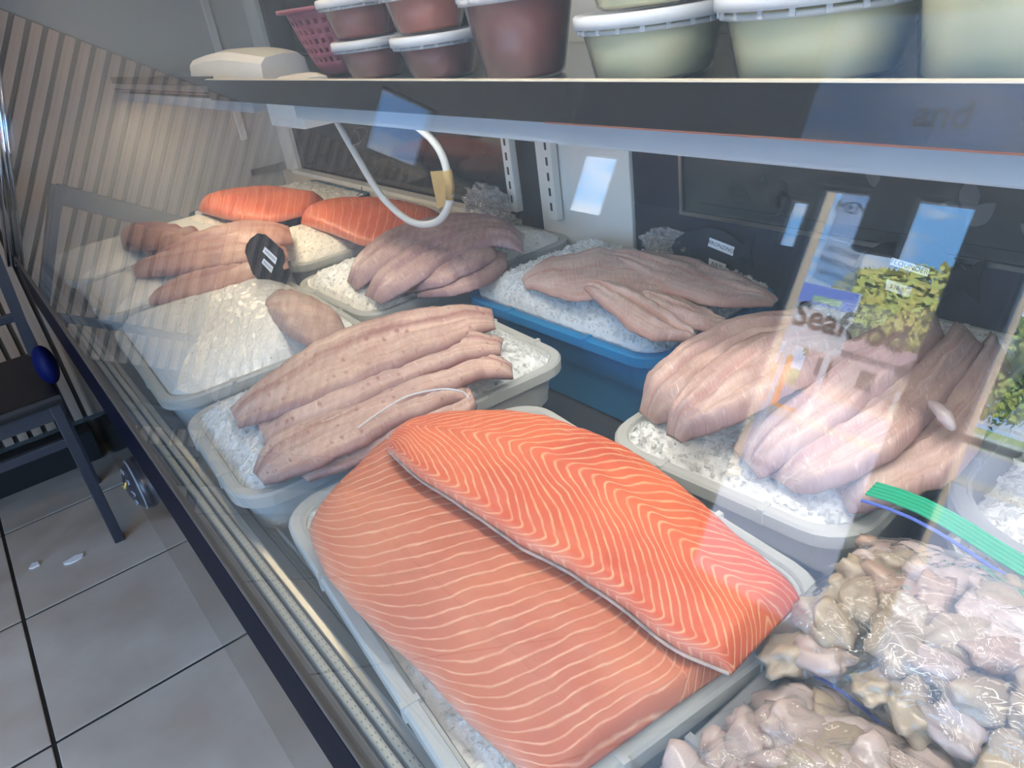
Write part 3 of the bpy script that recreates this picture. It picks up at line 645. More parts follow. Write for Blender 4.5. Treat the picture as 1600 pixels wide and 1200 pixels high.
def ice(name, cx, cy, w, l, rz, top, mound, label, n_chunk=700, seed=1, m='ice', mc='ice_chunk', size=(.003, .0085), slope=(0, 0), rough=.004):
    """a bed of crushed ice: an uneven mound with loose splinters frozen onto it"""
    rr = random.Random(seed); nu, nv = 46, 46; wi, li = w - .034, l - .034
    def hz(x, y):
        a, b2 = abs(2 * x / wi), abs(2 * y / li); r = max(a, b2); f = 1 - r ** 4
        return top + mound * max(f, 0) ** .7 + slope[0] * x + slope[1] * y + rough * noise.noise(Vector((x * 60 + seed, y * 60, 0))) + rough * .6 * noise.noise(Vector((x * 150, y * 150, seed)))
    vs, fs = [], []
    for i in range(nu + 1):
        for j in range(nv + 1):
            x, y = (i / nu - .5) * wi, (j / nv - .5) * li
            # round off the corners
            cxr, cyr = wi / 2 - .03, li / 2 - .03
            if abs(x) > cxr and abs(y) > cyr:
                dx, dy = abs(x) - cxr, abs(y) - cyr; d = math.hypot(dx, dy); k = max(dx, dy) / d if d > 0 else 1
                x = math.copysign(cxr + dx * k, x); y = math.copysign(cyr + dy * k, y)
            vs.append((x, y, hz(x, y)))
    for i in range(nu):
        for j in range(nv):
            a = i * (nv + 1) + j; fs.append((a, a + nv + 1, a + nv + 2, a + 1))
    bot = len(vs); ring = [i * (nv + 1) for i in range(nu + 1)] + [nu * (nv + 1) + j for j in range(1, nv + 1)] + [i * (nv + 1) + nv for i in range(nu - 1, -1, -1)] + [j for j in range(nv - 1, 0, -1)]
    for k in ring: vs.append((vs[k][0] * .97, vs[k][1] * .97, top - .05))
    nr = len(ring)
    for k in range(nr): fs.append((ring[k], bot + k, bot + (k + 1) % nr, ring[(k + 1) % nr]))
    fs.append(tuple(bot + k for k in range(nr)))
    e = mk(name, vs, fs, m, None, False); e.location = (cx, cy, 0); e.rotation_euler = (0, 0, rz)
    cv, cf = [], []
    for _ in range(int(n_chunk * 2.2)):
        x, y = rr.uniform(-.49, .49) * wi, rr.uniform(-.49, .49) * li
        s = rr.uniform(*size) * .8; z = hz(x, y) + s * rr.uniform(-.4, .4)
        q = Matrix.Rotation(rr.uniform(0, 6), 3, 'X') @ Matrix.Rotation(rr.uniform(0, 6), 3, 'Y') @ Matrix.Rotation(rr.uniform(0, 6), 3, 'Z')
        sc = Vector((rr.uniform(.5, 1.5), rr.uniform(.4, 1), rr.uniform(.25, .7)))
        b0 = len(cv)
        for p in CUB_V:
            p2 = Vector((p.x * sc.x * rr.uniform(.2, 1.1), p.y * sc.y * rr.uniform(.2, 1.1), p.z * sc.z * rr.uniform(.2, 1.1))) * s * .75
            cv.append(q @ p2 + Vector((x, y, z)))
        cf += [tuple(i + b0 for i in f) for f in CUB_F]
    c = mk('ice_splinters', cv, cf, mc, e); c['kind'] = 'stuff'
    tag(e, label, 'ice', None, 'stuff'); return e

# ------------------------------------------------------------------ fillets
def fillet(name, st, th, m, label, group=None, nu=44, nv=18, groove=.25, lump=.002, seed=0, flat=.55, taper=(.12, .12), cat='fish fillet', zoff=0, wave=0, edge=.10, widen=.0, rag=.05, ridge=.22, skin=False):
    """a fish side: st = stations along it (edge A pixel, edge B pixel, height); A is the edge nearer the customer"""
    A = crom([W(s[0], s[1], s[4] + zoff) for s in st], nu); B = crom([W(s[2], s[3], s[4] + zoff) for s in st], nu)
    for i in range(nu):
        u = i / (nu - 1); d = B[i] - A[i]
        ka = widen + rag * noise.noise(Vector((u * 7, seed * 2.3, 1))) + rag * .5 * noise.noise(Vector((u * 19, seed * 2.3, 2)))
        kb = widen + rag * noise.noise(Vector((u * 7, seed * 2.3, 7))) + rag * .5 * noise.noise(Vector((u * 19, seed * 2.3, 9)))
        A[i], B[i] = A[i] - d * ka, B[i] + d * kb
    org = sum(A + B, Vector()) / (2 * nu); org.z = min(p.z for p in A + B)
    vs, uvs, fs = [], [], []
    for i in range(nu):
        u = i / (nu - 1)
        tu = min(1, (u / taper[0]) ** .6 if taper[0] else 1) * min(1, ((1 - u) / taper[1]) ** .6 if taper[1] else 1)
        tu = max(tu, .12)
        for j in range(nv + 1):
            v = j / nv; p = A[i].lerp(B[i], v)
            jit = .0016 * noise.noise(Vector((u * 30, seed * 3.1, v)))
            prof = max(0, math.sin(math.pi * v)) ** flat
            z = th * tu * (edge + (1 - edge) * prof)
            z -= th * groove * math.exp(-((v - .5) / .06) ** 2) * tu
            z += lump * noise.noise(Vector((p.x * 45, p.y * 45, seed))) + lump * .5 * noise.noise(Vector((p.x * 110, p.y * 110, seed + 5)))
            z += th * ridge * tu * prof * (noise.noise(Vector((v * 5, u * 2.2, seed * 1.7))) + .5 * noise.noise(Vector((v * 13, u * 3.5, seed))))
            if wave: z += wave * math.sin(u * 9 + seed) * v
            vs.append(Vector((p.x + jit, p.y + jit, p.z + z)) - org); uvs.append((u, v))
    nb = len(vs)
    for i in range(nu):
        for j in range(nv + 1):
            v = j / nv; p = A[i].lerp(B[i], .012 + v * .976)
            vs.append(Vector((p.x, p.y, p.z - .0015 + .001 * math.sin(math.pi * v))) - org); uvs.append((i / (nu - 1), v))
    w = nv + 1
    for i in range(nu - 1):
        for j in range(nv):
            a = i * w + j; fs.append((a, a + 1, a + w + 1, a + w)); a += nb; fs.append((a, a + w, a + w + 1, a + 1))
        a = i * w; fs.append((a, a + w, nb + a + w, nb + a)); a += nv; fs.append((a, nb + a, nb + a + w, a + w))
    for j in range(nv):
        fs.append((j, nb + j, nb + j + 1, j + 1)); a = (nu - 1) * w + j; fs.append((a, a + 1, nb + a + 1, nb + a))
    o = mk(name, vs, fs, m, None, True, uvs); o.location = org; tag(o, label, cat, group)
    if skin:
        MB().tube([p - org + Vector((0, 0, .0018)) for p in A[2:]], .0017, 6).build('skin_edge', 'fish_skin', o, True)
    return o

# --- tubs (centre x, centre y, width, length, turn)
TW = 'white translucent plastic tub '
tub('plastic_tub', .2935, .458, .335, .455, math.radians(-5), 'tub_white', TW + 'under the two big salmon sides', 'white fish tubs')
tub('plastic_tub', .362, .862, .475, .285, math.radians(-3), 'tub_white', TW + 'holding the long speckled pink fillets', 'white fish tubs')
tub('plastic_tub', .79, .832, .305, .45, math.radians(1), 'tub_blue', 'blue plastic tub of ice and skinless pale fillets', 'blue fish tubs')
tub('plastic_tub', .722, .405, .49, .295, math.radians(4), 'tub_white', TW + 'holding the big pale flounder fillets', 'white fish tubs')
tub('plastic_tub', .715, 1.26, .49, .315, math.radians(1), 'tub_white', TW + 'heaped with mauve whole-length fillets under the hose', 'white fish tubs')
tub('plastic_tub', .30, 1.275, .335, .44, math.radians(-2), 'tub_white', TW + 'of smooth ice with one small fillet beside the black fish sign', 'white fish tubs')
tub('plastic_tub', .375, 1.71, .46, .31, math.radians(-3), 'tub_white', TW + 'of rosy fillets behind the black fish sign', 'white fish tubs')
tub('plastic_tub', .365, 2.08, .45, .36, math.radians(0), 'tub_white', TW + 'of dark red fillets against the far end panel', 'white fish tubs')
tub('plastic_tub', .74, 1.655, .45, .33, math.radians(-2), 'tub_white', TW + 'of orange salmon beside the hanging hose loop', 'white fish tubs')
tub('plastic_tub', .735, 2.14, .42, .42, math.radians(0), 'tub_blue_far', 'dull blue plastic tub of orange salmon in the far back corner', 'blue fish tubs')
tub('plastic_tub', .335, .045, .42, .35, math.radians(0), 'tub_clear', 'clear plastic tub under the two bags of squid', 'clear tubs')
tub('plastic_tub', .735, .085, .36, .29, math.radians(2), 'tub_clear', 'clear plastic tub of ice behind the green zipper bag', 'clear tubs', r=.09, zr=.745)

ice('crushed_ice', .2935, .458, .335, .455, math.radians(-5), .722, .010, 'crushed ice under the two big salmon sides', 900, 1, size=(.003, .007))
ice('crushed_ice', .362, .862, .475, .285, math.radians(-3), .722, .032, 'crushed ice around the long speckled pink fillets', 1500, 2, size=(.003, .008))
ice('crushed_ice', .79, .832, .305, .45, math.radians(1), .730, .042, 'crushed ice heaped in the near blue tub', 1700, 3, size=(.003, .007))
ice('crushed_ice', .722, .405, .49, .295, math.radians(4), .720, .034, 'wet crushed ice around the big pale flounder fillets', 1500, 4, size=(.003, .009))
ice('crushed_ice', .715, 1.26, .49, .315, math.radians(1), .722, .04, 'crushed ice around the mauve fillets under the hose', 1000, 5, size=(.002, .005), m='ice_fine')
ice('crushed_ice', .30, 1.275, .335, .44, math.radians(-2), .728, .045, 'smooth cream-white ice beside the black fish sign', 500, 6, size=(.001, .0028), m='ice_fine', rough=.0015)
ice('crushed_ice', .375, 1.71, .46, .31, math.radians(-3), .722, .03, 'smooth ice under the rosy fillets', 300, 7, size=(.001, .003), m='ice_fine', rough=.0015)
ice('crushed_ice', .365, 2.08, .45, .36, 0, .722, .03, 'ice under the dark red fillets by the far end panel', 250, 8, size=(.001, .003), m='ice_fine', rough=.0015)
ice('crushed_ice', .74, 1.655, .45, .33, math.radians(-2), .722, .03, 'ice under the orange salmon beside the hose loop', 500, 9, size=(.002, .005), m='ice_fine')
ice('crushed_ice', .735, 2.14, .42, .42, 0, .722, .03, 'ice under the salmon in the dull blue far tub', 300, 10, size=(.002, .005), m='ice_fine')
ice('crushed_ice', .735, .085, .36, .29, math.radians(2), .700, .03, 'crushed ice in the clear tub behind the green zipper bag', 800, 11, size=(.004, .010))
ice('crushed_ice', .335, .045, .42, .35, 0, .708, .012, 'crushed ice under the two bags of squid', 500, 12)

# --- salmon
salmon_mat('salmon_low', (.62, .205, .11), (.53, .155, .09), (.84, .48, .32), [(0, 0.6), (0.05, 0.545), (0.12, 0.51), (0.25, 0.495), (0.5, 0.49), (0.7, 0.485), (0.78, 0.5), (0.86, 0.54), (1, 0.64)], 35, .17, .79)
salmon_mat('salmon_top', (.72, .155, .06), (.62, .10, .045), (.92, .48, .26), [(0, .55), (.05, .49), (.10, .50), (.30, .57), (.50, .66), (.56, .665), (.63, .63), (.80, .58), (.90, .54), (1, .50)], 36, .22, .88)
salmon_mat('salmon_far', (.72, .17, .07), (.62, .12, .055), (.85, .36, .2), [(0, .5), (.5, .45), (1, .5)], 18, .12, .7)
fillet('salmon_side', [(588, 716, 640, 668, .744), (508, 790, 740, 690, .745), (487, 850, 840, 760, .745), (538, 940, 930, 830, .744), (640, 1040, 1010, 905, .743), (752, 1152, 1075, 985, .741), (850, 1250, 1130, 1050, .738)], .020, 'salmon_low',
       'broad pale orange salmon side lying flat on the ice, lower of the two', 'salmon sides', rag=.012, ridge=.06, nu=80, nv=36, groove=.05, lump=.001, flat=.5, taper=(.05, .03), cat='salmon', edge=.3)
fillet('salmon_side', [(604, 702, 612, 684, .778), (650, 747, 680, 662, .777), (722, 794, 790, 656, .775), (805, 852, 885, 674, .772), (900, 904, 985, 718, .770), (980, 960, 1080, 788, .766), (1062, 1022, 1168, 868, .762), (1140, 1056, 1250, 940, .757)], .026, 'salmon_top',
       'bright orange salmon side with zigzag lines laid across the flat one', 'salmon sides', rag=.012, ridge=.06, nu=80, nv=36, groove=.0, lump=.001, flat=.6, taper=(.10, .05), cat='salmon', edge=.45, skin=True)
fillet('salmon_side', [(470, 350, 474, 342, .76), (520, 366, 510, 318, .77), (575, 386, 580, 312, .77), (640, 378, 640, 322, .77), (705, 362, 700, 346, .76)], .03, 'salmon_far',
       'orange salmon side in the white tub beside the hose loop', 'salmon sides', rag=.012, ridge=.06, nu=40, nv=16, groove=0, cat='salmon', zoff=-.01)
fillet('salmon_side', [(310, 330, 316, 322, .76), (355, 343, 345, 303, .765), (415, 349, 415, 294, .765), (470, 338, 465, 302, .765), (508, 322, 506, 312, .76)], .03, 'salmon_far',
       'orange salmon side in the dull blue tub in the far corner', 'salmon sides', rag=.012, ridge=.06, nu=40, nv=16, groove=0, cat='salmon', zoff=-.01)

# --- white fish
fish_mat('drum_flesh', (.62, .44, .37), (.48, .31, .27), (.28, .10, .10), .62, .10, spots=.7)
fish_mat('pale_flesh', (.68, .52, .46), (.56, .38, .34), (.58, .26, .19), .5, .05)
fish_mat('flounder_flesh', (.55, .395, .335), (.43, .28, .245), (.42, .23, .215), .52, .06)
fish_mat('mauve_flesh', (.44, .30, .27), (.34, .21, .21), (.30, .17, .20), .5, .12)
fish_mat('rosy_flesh', (.56, .32, .25), (.46, .235, .19), (.36, .13, .12), .55, .12)
fish_mat('red_flesh', (.36, .13, .08), (.22, .09, .06), (.22, .09, .07), .5, .2)
GD = 'speckled pink fillets'
fillet('drum_fillet', [(372, 668, 360, 640, .755), (462, 640, 438, 582, .775), (576, 592, 538, 522, .785), (682, 548, 658, 489, .785), (774, 512, 769, 485, .775)], .0125, 'drum_flesh', 'speckled pink fillet at the back of its tub, nearest the blue tub', GD, widen=.06, flat=.36, edge=.32, ridge=.45, rag=.07, groove=.3)
fillet('drum_fillet', [(414, 692, 400, 655, .756), (522, 652, 495, 600, .772), (622, 604, 596, 556, .778), (716, 568, 700, 528, .778), (782, 553, 786, 530, .77)], .0125, 'drum_flesh', 'speckled pink fillet second from the back, ragged red end at right', GD, widen=.06, flat=.36, edge=.32, ridge=.45, rag=.07, groove=.3, seed=1)
fillet('drum_fillet', [(444, 716, 428, 690, .755), (545, 674, 515, 638, .766), (645, 628, 618, 590, .772), (748, 594, 730, 556, .768), (802, 590, 800, 570, .758)], .0125, 'drum_flesh', 'speckled pink fillet in the middle, its dotted tail on the loose ice', GD, widen=.06, flat=.36, edge=.32, ridge=.45, rag=.07, groove=.3, seed=2)
fillet('drum_fillet', [(412, 756, 396, 738, .745), (474, 738, 436, 688, .760), (566, 692, 526, 640, .768), (652, 650, 626, 602, .768), (732, 622, 724, 600, .762)], .0125, 'drum_flesh', 'speckled pink fillet with the pale frayed skin edge, second from the front', GD, widen=.06, flat=.36, edge=.32, ridge=.45, rag=.07, groove=.15, seed=3)
fillet('drum_fillet', [(482, 752, 468, 742, .742), (562, 724, 538, 686, .750), (652, 684, 630, 642, .756), (732, 648, 718, 616, .754), (745, 632, 738, 616, .75)], .0125, 'drum_flesh', 'speckled pink fillet along the front rim of its tub', GD, widen=.06, flat=.36, edge=.32, ridge=.45, rag=.07, groove=.2, seed=4)
GB = 'skinless pale fillets'
fillet('pale_fillet', [(822, 452, 814, 436, .765), (876, 466, 862, 402, .775), (935, 474, 930, 388, .78), (1000, 470, 1010, 396, .78), (1070, 470, 1080, 410, .775)], .012, 'pale_flesh', 'wide pale fillet at the left of the blue tub, lowest in the heap', GB, widen=-.02, flat=.40, rag=.09, ridge=.4, groove=.15, seed=5)
fillet('pale_fillet', [(948, 402, 962, 391, .782), (1002, 440, 1050, 399, .786), (1062, 470, 1120, 418, .782), (1132, 482, 1178, 442, .775), (1206, 478, 1217, 468, .765)], .012, 'pale_flesh', 'large pale fillet with a rusty patch at the right of the blue tub', GB, widen=-.02, flat=.40, rag=.09, ridge=.4, groove=.2, seed=6)
fillet('pale_fillet', [(1000, 478, 992, 456, .782), (1055, 502, 1056, 468, .78), (1100, 520, 1108, 490, .772), (1138, 516, 1139, 510, .765)], .012, 'pale_flesh', 'narrow pale fillet with a pointed tip in the blue tub', GB, widen=-.02, flat=.40, rag=.09, ridge=.4, groove=.0, seed=7)
fillet('pale_fillet', [(912, 450, 922, 440, .788), (952, 490, 985, 450, .785), (1000, 528, 1045, 480, .778), (1040, 534, 1074, 508, .77), (1082, 534, 1092, 526, .765)], .012, 'pale_flesh', 'pink pale fillet hanging over the front ice of the blue tub', GB, widen=-.02, flat=.40, rag=.09, ridge=.4, groove=.2, seed=8)
GF = 'flounder fillets'
fillet('flounder_fillet', [(1020, 660, 1002, 646, .745), (1062, 640, 1020, 592, .770), (1115, 592, 1076, 553, .785), (1195, 556, 1142, 522, .795), (1285, 562, 1242, 505, .795), (1340, 560, 1330, 528, .78)], .022, 'flounder_flesh', 'thick flounder fillet curling over the left rim, rearmost', GF, widen=.16, flat=.42, ridge=.5, rag=.09, groove=.1, seed=9)
fillet('flounder_fillet', [(1062, 690, 1044, 680, .762), (1112, 668, 1062, 640, .785), (1176, 634, 1126, 574, .800), (1246, 596, 1202, 540, .805), (1345, 566, 1302, 518, .795)], .024, 'flounder_flesh', 'thick flounder fillet with a rounded yellowish tip at the left', GF, widen=.16, flat=.42, ridge=.5, rag=.09, groove=.12, seed=10)
fillet('flounder_fillet', [(1182, 742, 1148, 704, .748), (1264, 694, 1222, 630, .775), (1346, 626, 1305, 568, .795), (1424, 566, 1405, 508, .8), (1476, 525, 1462, 496, .79)], .020, 'flounder_flesh', 'pinkish flounder fillet across the middle of the heap', GF, widen=.16, flat=.42, ridge=.5, rag=.09, groove=.25, seed=11)
fillet('flounder_fillet', [(1238, 766, 1196, 740, .745), (1312, 748, 1282, 688, .768), (1402, 694, 1366, 632, .785), (1466, 626, 1448, 566, .79), (1535, 540, 1500, 508, .785)], .020, 'flounder_flesh', 'long flounder fillet with a torn white flap near its end', GF, widen=.16, flat=.42, ridge=.5, rag=.09, groove=.2, seed=12)
fillet('flounder_fillet', [(1322, 794, 1300, 752, .742), (1392, 778, 1382, 708, .755), (1484, 734, 1455, 650, .768), (1542, 654, 1522, 570, .772), (1576, 566, 1552, 524, .765)], .020, 'flounder_flesh', 'rosy flounder fillet along the right rim of its tub', GF, widen=.16, flat=.42, ridge=.5, rag=.09, groove=.1, seed=13)
mat('squid_c', (.58, .50, .47), .3, col2=(.47, .37, .35), noise_scale=40, coat=.4, sss=.2)
m = MB(); m.tube(crom([W(1452, 628, .812), W(1468, 640, .814), W(1480, 656, .811), W(1490, 672, .804)], 10), [.002, .004, .005, .006, .006, .007, .006, .005, .004, .002], 8); o = m.build('torn_flap', 'squid_c', None, True); tag(o, 'torn white scrap of fish on the heap of flounder fillets', 'fish scrap')
GW = 'mauve fillets'
fillet('mauve_fillet', [(556, 452, 543, 440, .752), (604, 418, 568, 400, .775), (664, 383, 620, 364, .79), (744, 364, 702, 343, .795), (812, 366, 795, 345, .785)], .020, 'mauve_flesh', 'mauve fillet at the back of the heap under the hose', GW, widen=.12, ridge=.35, groove=.2, seed=14)
fillet('mauve_fillet', [(594, 474, 572, 462, .752), (646, 442, 608, 418, .775), (700, 406, 678, 378, .79), (768, 382, 758, 356, .793), (818, 392, 818, 368, .78)], .020, 'mauve_flesh', 'mauve fillet second from the back under the hose', GW, widen=.12, ridge=.35, groove=.2, seed=15)
fillet('mauve_fillet', [(640, 456, 614, 452, .757), (692, 442, 660, 414, .772), (744, 418, 720, 388, .782), (780, 404, 772, 384, .778)], .018, 'mauve_flesh', 'short mauve fillet with a glossy curled edge', GW, widen=.12, ridge=.35, groove=.1, seed=16)
fillet('mauve_fillet', [(652, 464, 642, 452, .748), (704, 458, 690, 428, .760), (756, 442, 750, 404, .766), (792, 418, 792, 398, .764)], .016, 'mauve_flesh', 'mauve fillet lowest on the front ice of its tub', GW, widen=.12, ridge=.35, groove=.2, seed=17)
GP = 'rosy fillets'
fillet('rosy_fillet', [(252, 418, 240, 398, .755), (330, 396, 300, 372, .775), (402, 386, 378, 352, .782), (458, 378, 452, 356, .77)], .018, 'rosy_flesh', 'rosy fillet rearmost in the tub behind the black fish sign', GP, widen=.12, groove=.2, seed=18)
fillet('rosy_fillet', [(212, 432, 205, 418, .755), (300, 424, 280, 396, .772), (380, 410, 362, 384, .778), (450, 402, 445, 378, .768)], .018, 'rosy_flesh', 'rosy fillet in the middle of the tub behind the black fish sign', GP, widen=.12, groove=.2, seed=19)
fillet('rosy_fillet', [(234, 476, 232, 470, .748), (312, 464, 294, 434, .760), (388, 440, 380, 414, .764), (452, 424, 448, 398, .757)], .018, 'rosy_flesh', 'rosy fillet nearest the black fish sign, tapering to the left', GP, widen=.12, groove=.2, seed=20)
GR = 'dark red fillets'
fillet('red_fillet', [(192, 388, 188, 370, .755), (225, 392, 212, 352, .768), (262, 388, 245, 350, .77), (300, 378, 285, 356, .76)], .02, 'red_flesh', 'dark red fillet at the left of the farthest white tub', GR, groove=.2, seed=21)
fillet('red_fillet', [(230, 400, 222, 388, .755), (270, 392, 258, 368, .768), (320, 374, 306, 356, .765)], .018, 'red_flesh', 'dark red fillet at the right of the farthest white tub', GR, groove=.2, seed=22)
fillet('small_fillet', [(420, 502, 410, 482, .758), (458, 530, 436, 456, .765), (500, 546, 480, 462, .766), (545, 528, 530, 492, .755)], .018, 'flounder_flesh', 'single small beige fillet on the smooth ice by the fish sign', None, groove=.15, seed=23)
# frayed strip of skin on the second fillet from the front
m = MB(); pts = [W(a, b, .787) for a, b in ((560, 668), (600, 640), (640, 618), (690, 608), (722, 612), (732, 622))]; pts = crom(pts, 24)
m.tube(pts, .0012, 5); o = m.build('skin_strip', 'lid_white', None, True); tag(o, 'thin curved white strip of skin on a speckled pink fillet', 'skin strip')

# ------------------------------------------------------------------ bags of squid
mat('squid_a', (.50, .43, .33), .3, col2=(.36, .28, .21), noise_scale=40, coat=.4, sss=.2)
mat('squid_b', (.34, .20, .17), .3, col2=(.46, .36, .28), noise_scale=40, coat=.4, sss=.2)
mat('squid_c', (.58, .50, .47), .3, col2=(.47, .37, .35), noise_scale=40, coat=.4, sss=.2)
def blob_mesh(seed, m):
    bm = bmesh.new(); bmesh.ops.create_icosphere(bm, subdivisions=3, radius=1)
    for v in bm.verts:
        p = v.co.copy(); v.co = Vector((p.x * 1.25, p.y * .85, p.z * .55)) * (1 + .55 * noise.noise(p * 1.5 + Vector((seed * 7, 0, 0))) + .16 * noise.noise(p * 2.8 + Vector((0, seed * 5, 0))) - .22 * abs(noise.noise(p * 2.4 + Vector((0, 0, seed * 3)))))
    me = bpy.data.meshes.new('squid_piece'); bm.to_mesh(me); bm.free()
    for q in me.polygons: q.use_smooth = True
    me.materials.append(MATS[m]); return me
def bag(name, x0, x1, y0, y1, z0, hgt, pieces, mats, label, plabel, group, seed, size):
    rr = random.Random(seed); e = empty(name, ((x0 + x1) / 2, (y0 + y1) / 2, z0)); w, l = x1 - x0, y1 - y0
    nu = nv = 40; vs, fs = [], []
    def hz(a, b2):
        r = (1 - abs(a) ** 3.5) * (1 - abs(b2) ** 3.5)
        return hgt * max(r, 0) ** .55
    for top in (1, 0):
        for i in range(nu + 1):
            for j in range(nv + 1):
                a, b2 = 2 * i / nu - 1, 2 * j / nv - 1; x, y = a * w / 2, b2 * l / 2
                wr = .004 * noise.noise(Vector((x * 55 + seed, y * 55, top))) + .003 * noise.noise(Vector((x * 30, y * 120 + x * 60, seed)))
                edge = min(1, (1 - max(abs(a), abs(b2))) * 5)
                vs.append((x + .004 * noise.noise(Vector((y * 25, seed, a))), y + .004 * noise.noise(Vector((x * 25, seed, b2))), (hz(a, b2) + wr * edge + .003) if top else .001))
    n1 = (nu + 1) * (nv + 1)
    for i in range(nu):
        for j in range(nv):
            a = i * (nv + 1) + j; fs.append((a, a + nv + 1, a + nv + 2, a + 1)); a += n1; fs.append((a, a + 1, a + nv + 2, a + nv + 1))
    mk('bag_film', vs, fs, 'bag_film', e, True)
    tag(e, label, 'bag')
    mes = [blob_mesh(k + seed, mats[k % len(mats)]) for k in range(5)]
    placed = 0; tries = 0; nx_ = max(2, int(w / (size * 1.45))); ny_ = max(2, int(l / (size * 1.45)))
    for i in range(nx_):
        for j in range(ny_):
            a = (i + .5) / nx_ * 2 - 1 + rr.uniform(-.06, .06); b2 = (j + .5) / ny_ * 2 - 1 + rr.uniform(-.06, .06); a *= .95; b2 *= .93
            h = hz(a, b2); s = size * rr.uniform(.85, 1.2)
            o = link(bpy.data.objects.new('squid_piece', mes[rr.randrange(5)])); o.scale = (s, s, s)
            o.location = ((x0 + x1) / 2 + a * w / 2, (y0 + y1) / 2 + b2 * l / 2, z0 + max(h - s * .62, s * .35)); o.rotation_euler = (rr.uniform(-.4, .4), rr.uniform(-.4, .4), rr.uniform(0, 6.28))
            tag(o, plabel, 'squid', group)
    return e
ba = bag('zipper_bag', .334, .505, -.06, .235, .735, .05, 0, ('squid_a', 'squid_a', 'squid_b', 'squid_a', 'squid_c'), 'clear bag of beige squid with a green zipper edge', 'beige squid piece inside the green zipper bag', 'squid in the green zipper bag', 11, .0185)
bb = bag('zipper_bag', .150, .342, -.06, .212, .722, .042, 0, ('squid_c', 'squid_c', 'squid_a', 'squid_c', 'squid_c'), 'clear bag of whitish squid in front of the green zipper bag', 'whitish squid piece inside the front bag', 'squid in the front bag', 21, .0185)
def strip(name, pts, w, m, parent, tilt=0):
    vs, fs = [], []
    for p in pts:
        p = Vector(p); vs += [p, p + Vector((w * math.cos(tilt), 0, w * math.sin(tilt))), p + Vector((w * math.cos(tilt), 0, w * math.sin(tilt) + .0012)), p + Vector((0, 0, .0012))]
    for i in range(len(pts) - 1):
        for k in range(4): a = i * 4 + k; b2 = i * 4 + (k + 1) % 4; fs.append((a, a + 4, b2 + 4, b2))
    fs += [(0, 1, 2, 3), tuple(len(vs) - 4 + k for k in (3, 2, 1, 0))]
    o = mk(name, vs, fs, m, None); o.parent = parent; o.matrix_parent_inverse = Matrix.Translation(-Vector(parent.location)); return o
zp = [(.506 + .004 * math.sin(i * .7), .245 - i * .02, .772 + .006 * math.sin(i * .5 + 1)) for i in range(16)]
strip('zipper', zp, .018, 'zip_green', ba, .15)
strip('zipper_line', [(p[0] - .007, p[1], p[2] - .003) for p in zp], .003, 'zip_blue', ba)
for k in range(4): strip('zipper_ridge', [(p[0] + .003 + k * .004, p[1], p[2] + .0012 + .0006 * k) for p in zp], .0009, 'zip_green', ba, .15)
strip('bag_seam', [(.338 + .003 * math.sin(i), .205 - i * .02, .742 + .003 * math.sin(i * .8)) for i in range(14)], .0025, 'zip_blue', ba)

# ------------------------------------------------------------------ fish-shaped price signs
FISH = [(-.50, .04), (-.44, .16), (-.30, .25), (-.08, .30), (.12, .26), (.28, .15), (.36, .08), (.50, .20), (.47, .0), (.50, -.20), (.36, -.08), (.26, -.15), (.10, -.27), (-.10, -.29), (-.32, -.22), (-.45, -.10)]
def fish_sign(name, org, xa, ya, L, lines, label, m='sign_black'):
    xa, ya = Vector(xa).normalized(), Vector(ya).normalized(); nrm = xa.cross(ya).normalized(); org = Vector(org)
    e = empty(name, (org.x, org.y, org.z)); T_ = Matrix.Translation(-org)
    o = MB().prism([(p[0] * L, p[1] * L) for p in FISH][::-1], xa, ya, org - nrm * .003, .003).build('sign_board', m); o.parent = e; o.matrix_parent_inverse = T_
    o = MB().prism([(-.01, -.30 * L - .05), (.01, -.30 * L - .05), (.01, 0), (-.01, 0)], xa, ya, org - nrm * .006, .003).build('stake', m); o.parent = e; o.matrix_parent_inverse = T_
    for quad, s in lines:                 # corner order: lower left, lower right, upper right, upper left
        k4 = [Vector(on_sign(p[0], p[1], org, xa, ya)) for p in quad]
        q = MB().prism(k4, xa, ya, org + nrm * .0004, .0006).build('price_strip', 'label_white'); q.parent = e; q.matrix_parent_inverse = T_
        c = (k4[0] + k4[1] + k4[2] + k4[3]) / 4; dx = (k4[1] - k4[0]); dy = (k4[3] - k4[0])
        t = text_mesh('lettering', s, min(dy.length * .95, dx.length / len(s) * 1.55), 'ink', None, org + xa * c.x + ya * c.y + nrm * .0014, xa * dx.x + ya * dx.y, ya * dx.x - xa * dx.y, ext=.0002); t.parent = q
    tag(e, label, 'price sign'); return e
def view_axes(turn):                      # an upright card turned towards the customer
    n = Vector((-math.cos(turn), -math.sin(turn), .12)).normalized(); xa = Vector((0, 0, 1)).cross(n).normalized(); return xa, n.cross(xa)
def on_sign(px, py, org, xa, ya):          # where a pixel falls on the card
    n = xa.cross(ya); d = ROT @ Vector((px - PX, py - PY, F_PX)); p = CAM + d * ((org - CAM).dot(n) / d.dot(n)) - org; return p.dot(xa), p.dot(ya)
org = W(425, 452, .745); xa, ya = view_axes(math.radians(58)); nrm = xa.cross(ya).normalized()
e = empty('price_sign', org); TI = Matrix.Translation(-org)
OUT = [(384.7, 382), (391, 373), (402, 364.7), (414, 366.5), (423, 374), (434, 384), (442.4, 391), (445.6, 401), (445, 409.6), (441.5, 417), (443.4, 422), (449.8, 419.7), (453.4, 422.4), (450.7, 434), (447, 442.6), (446.5, 451), (440, 449), (434, 449), (425, 454), (423.5, 446), (416, 450), (409, 450), (402, 443.5), (401, 434), (394.8, 428), (388, 410.5), (382.8, 394)]
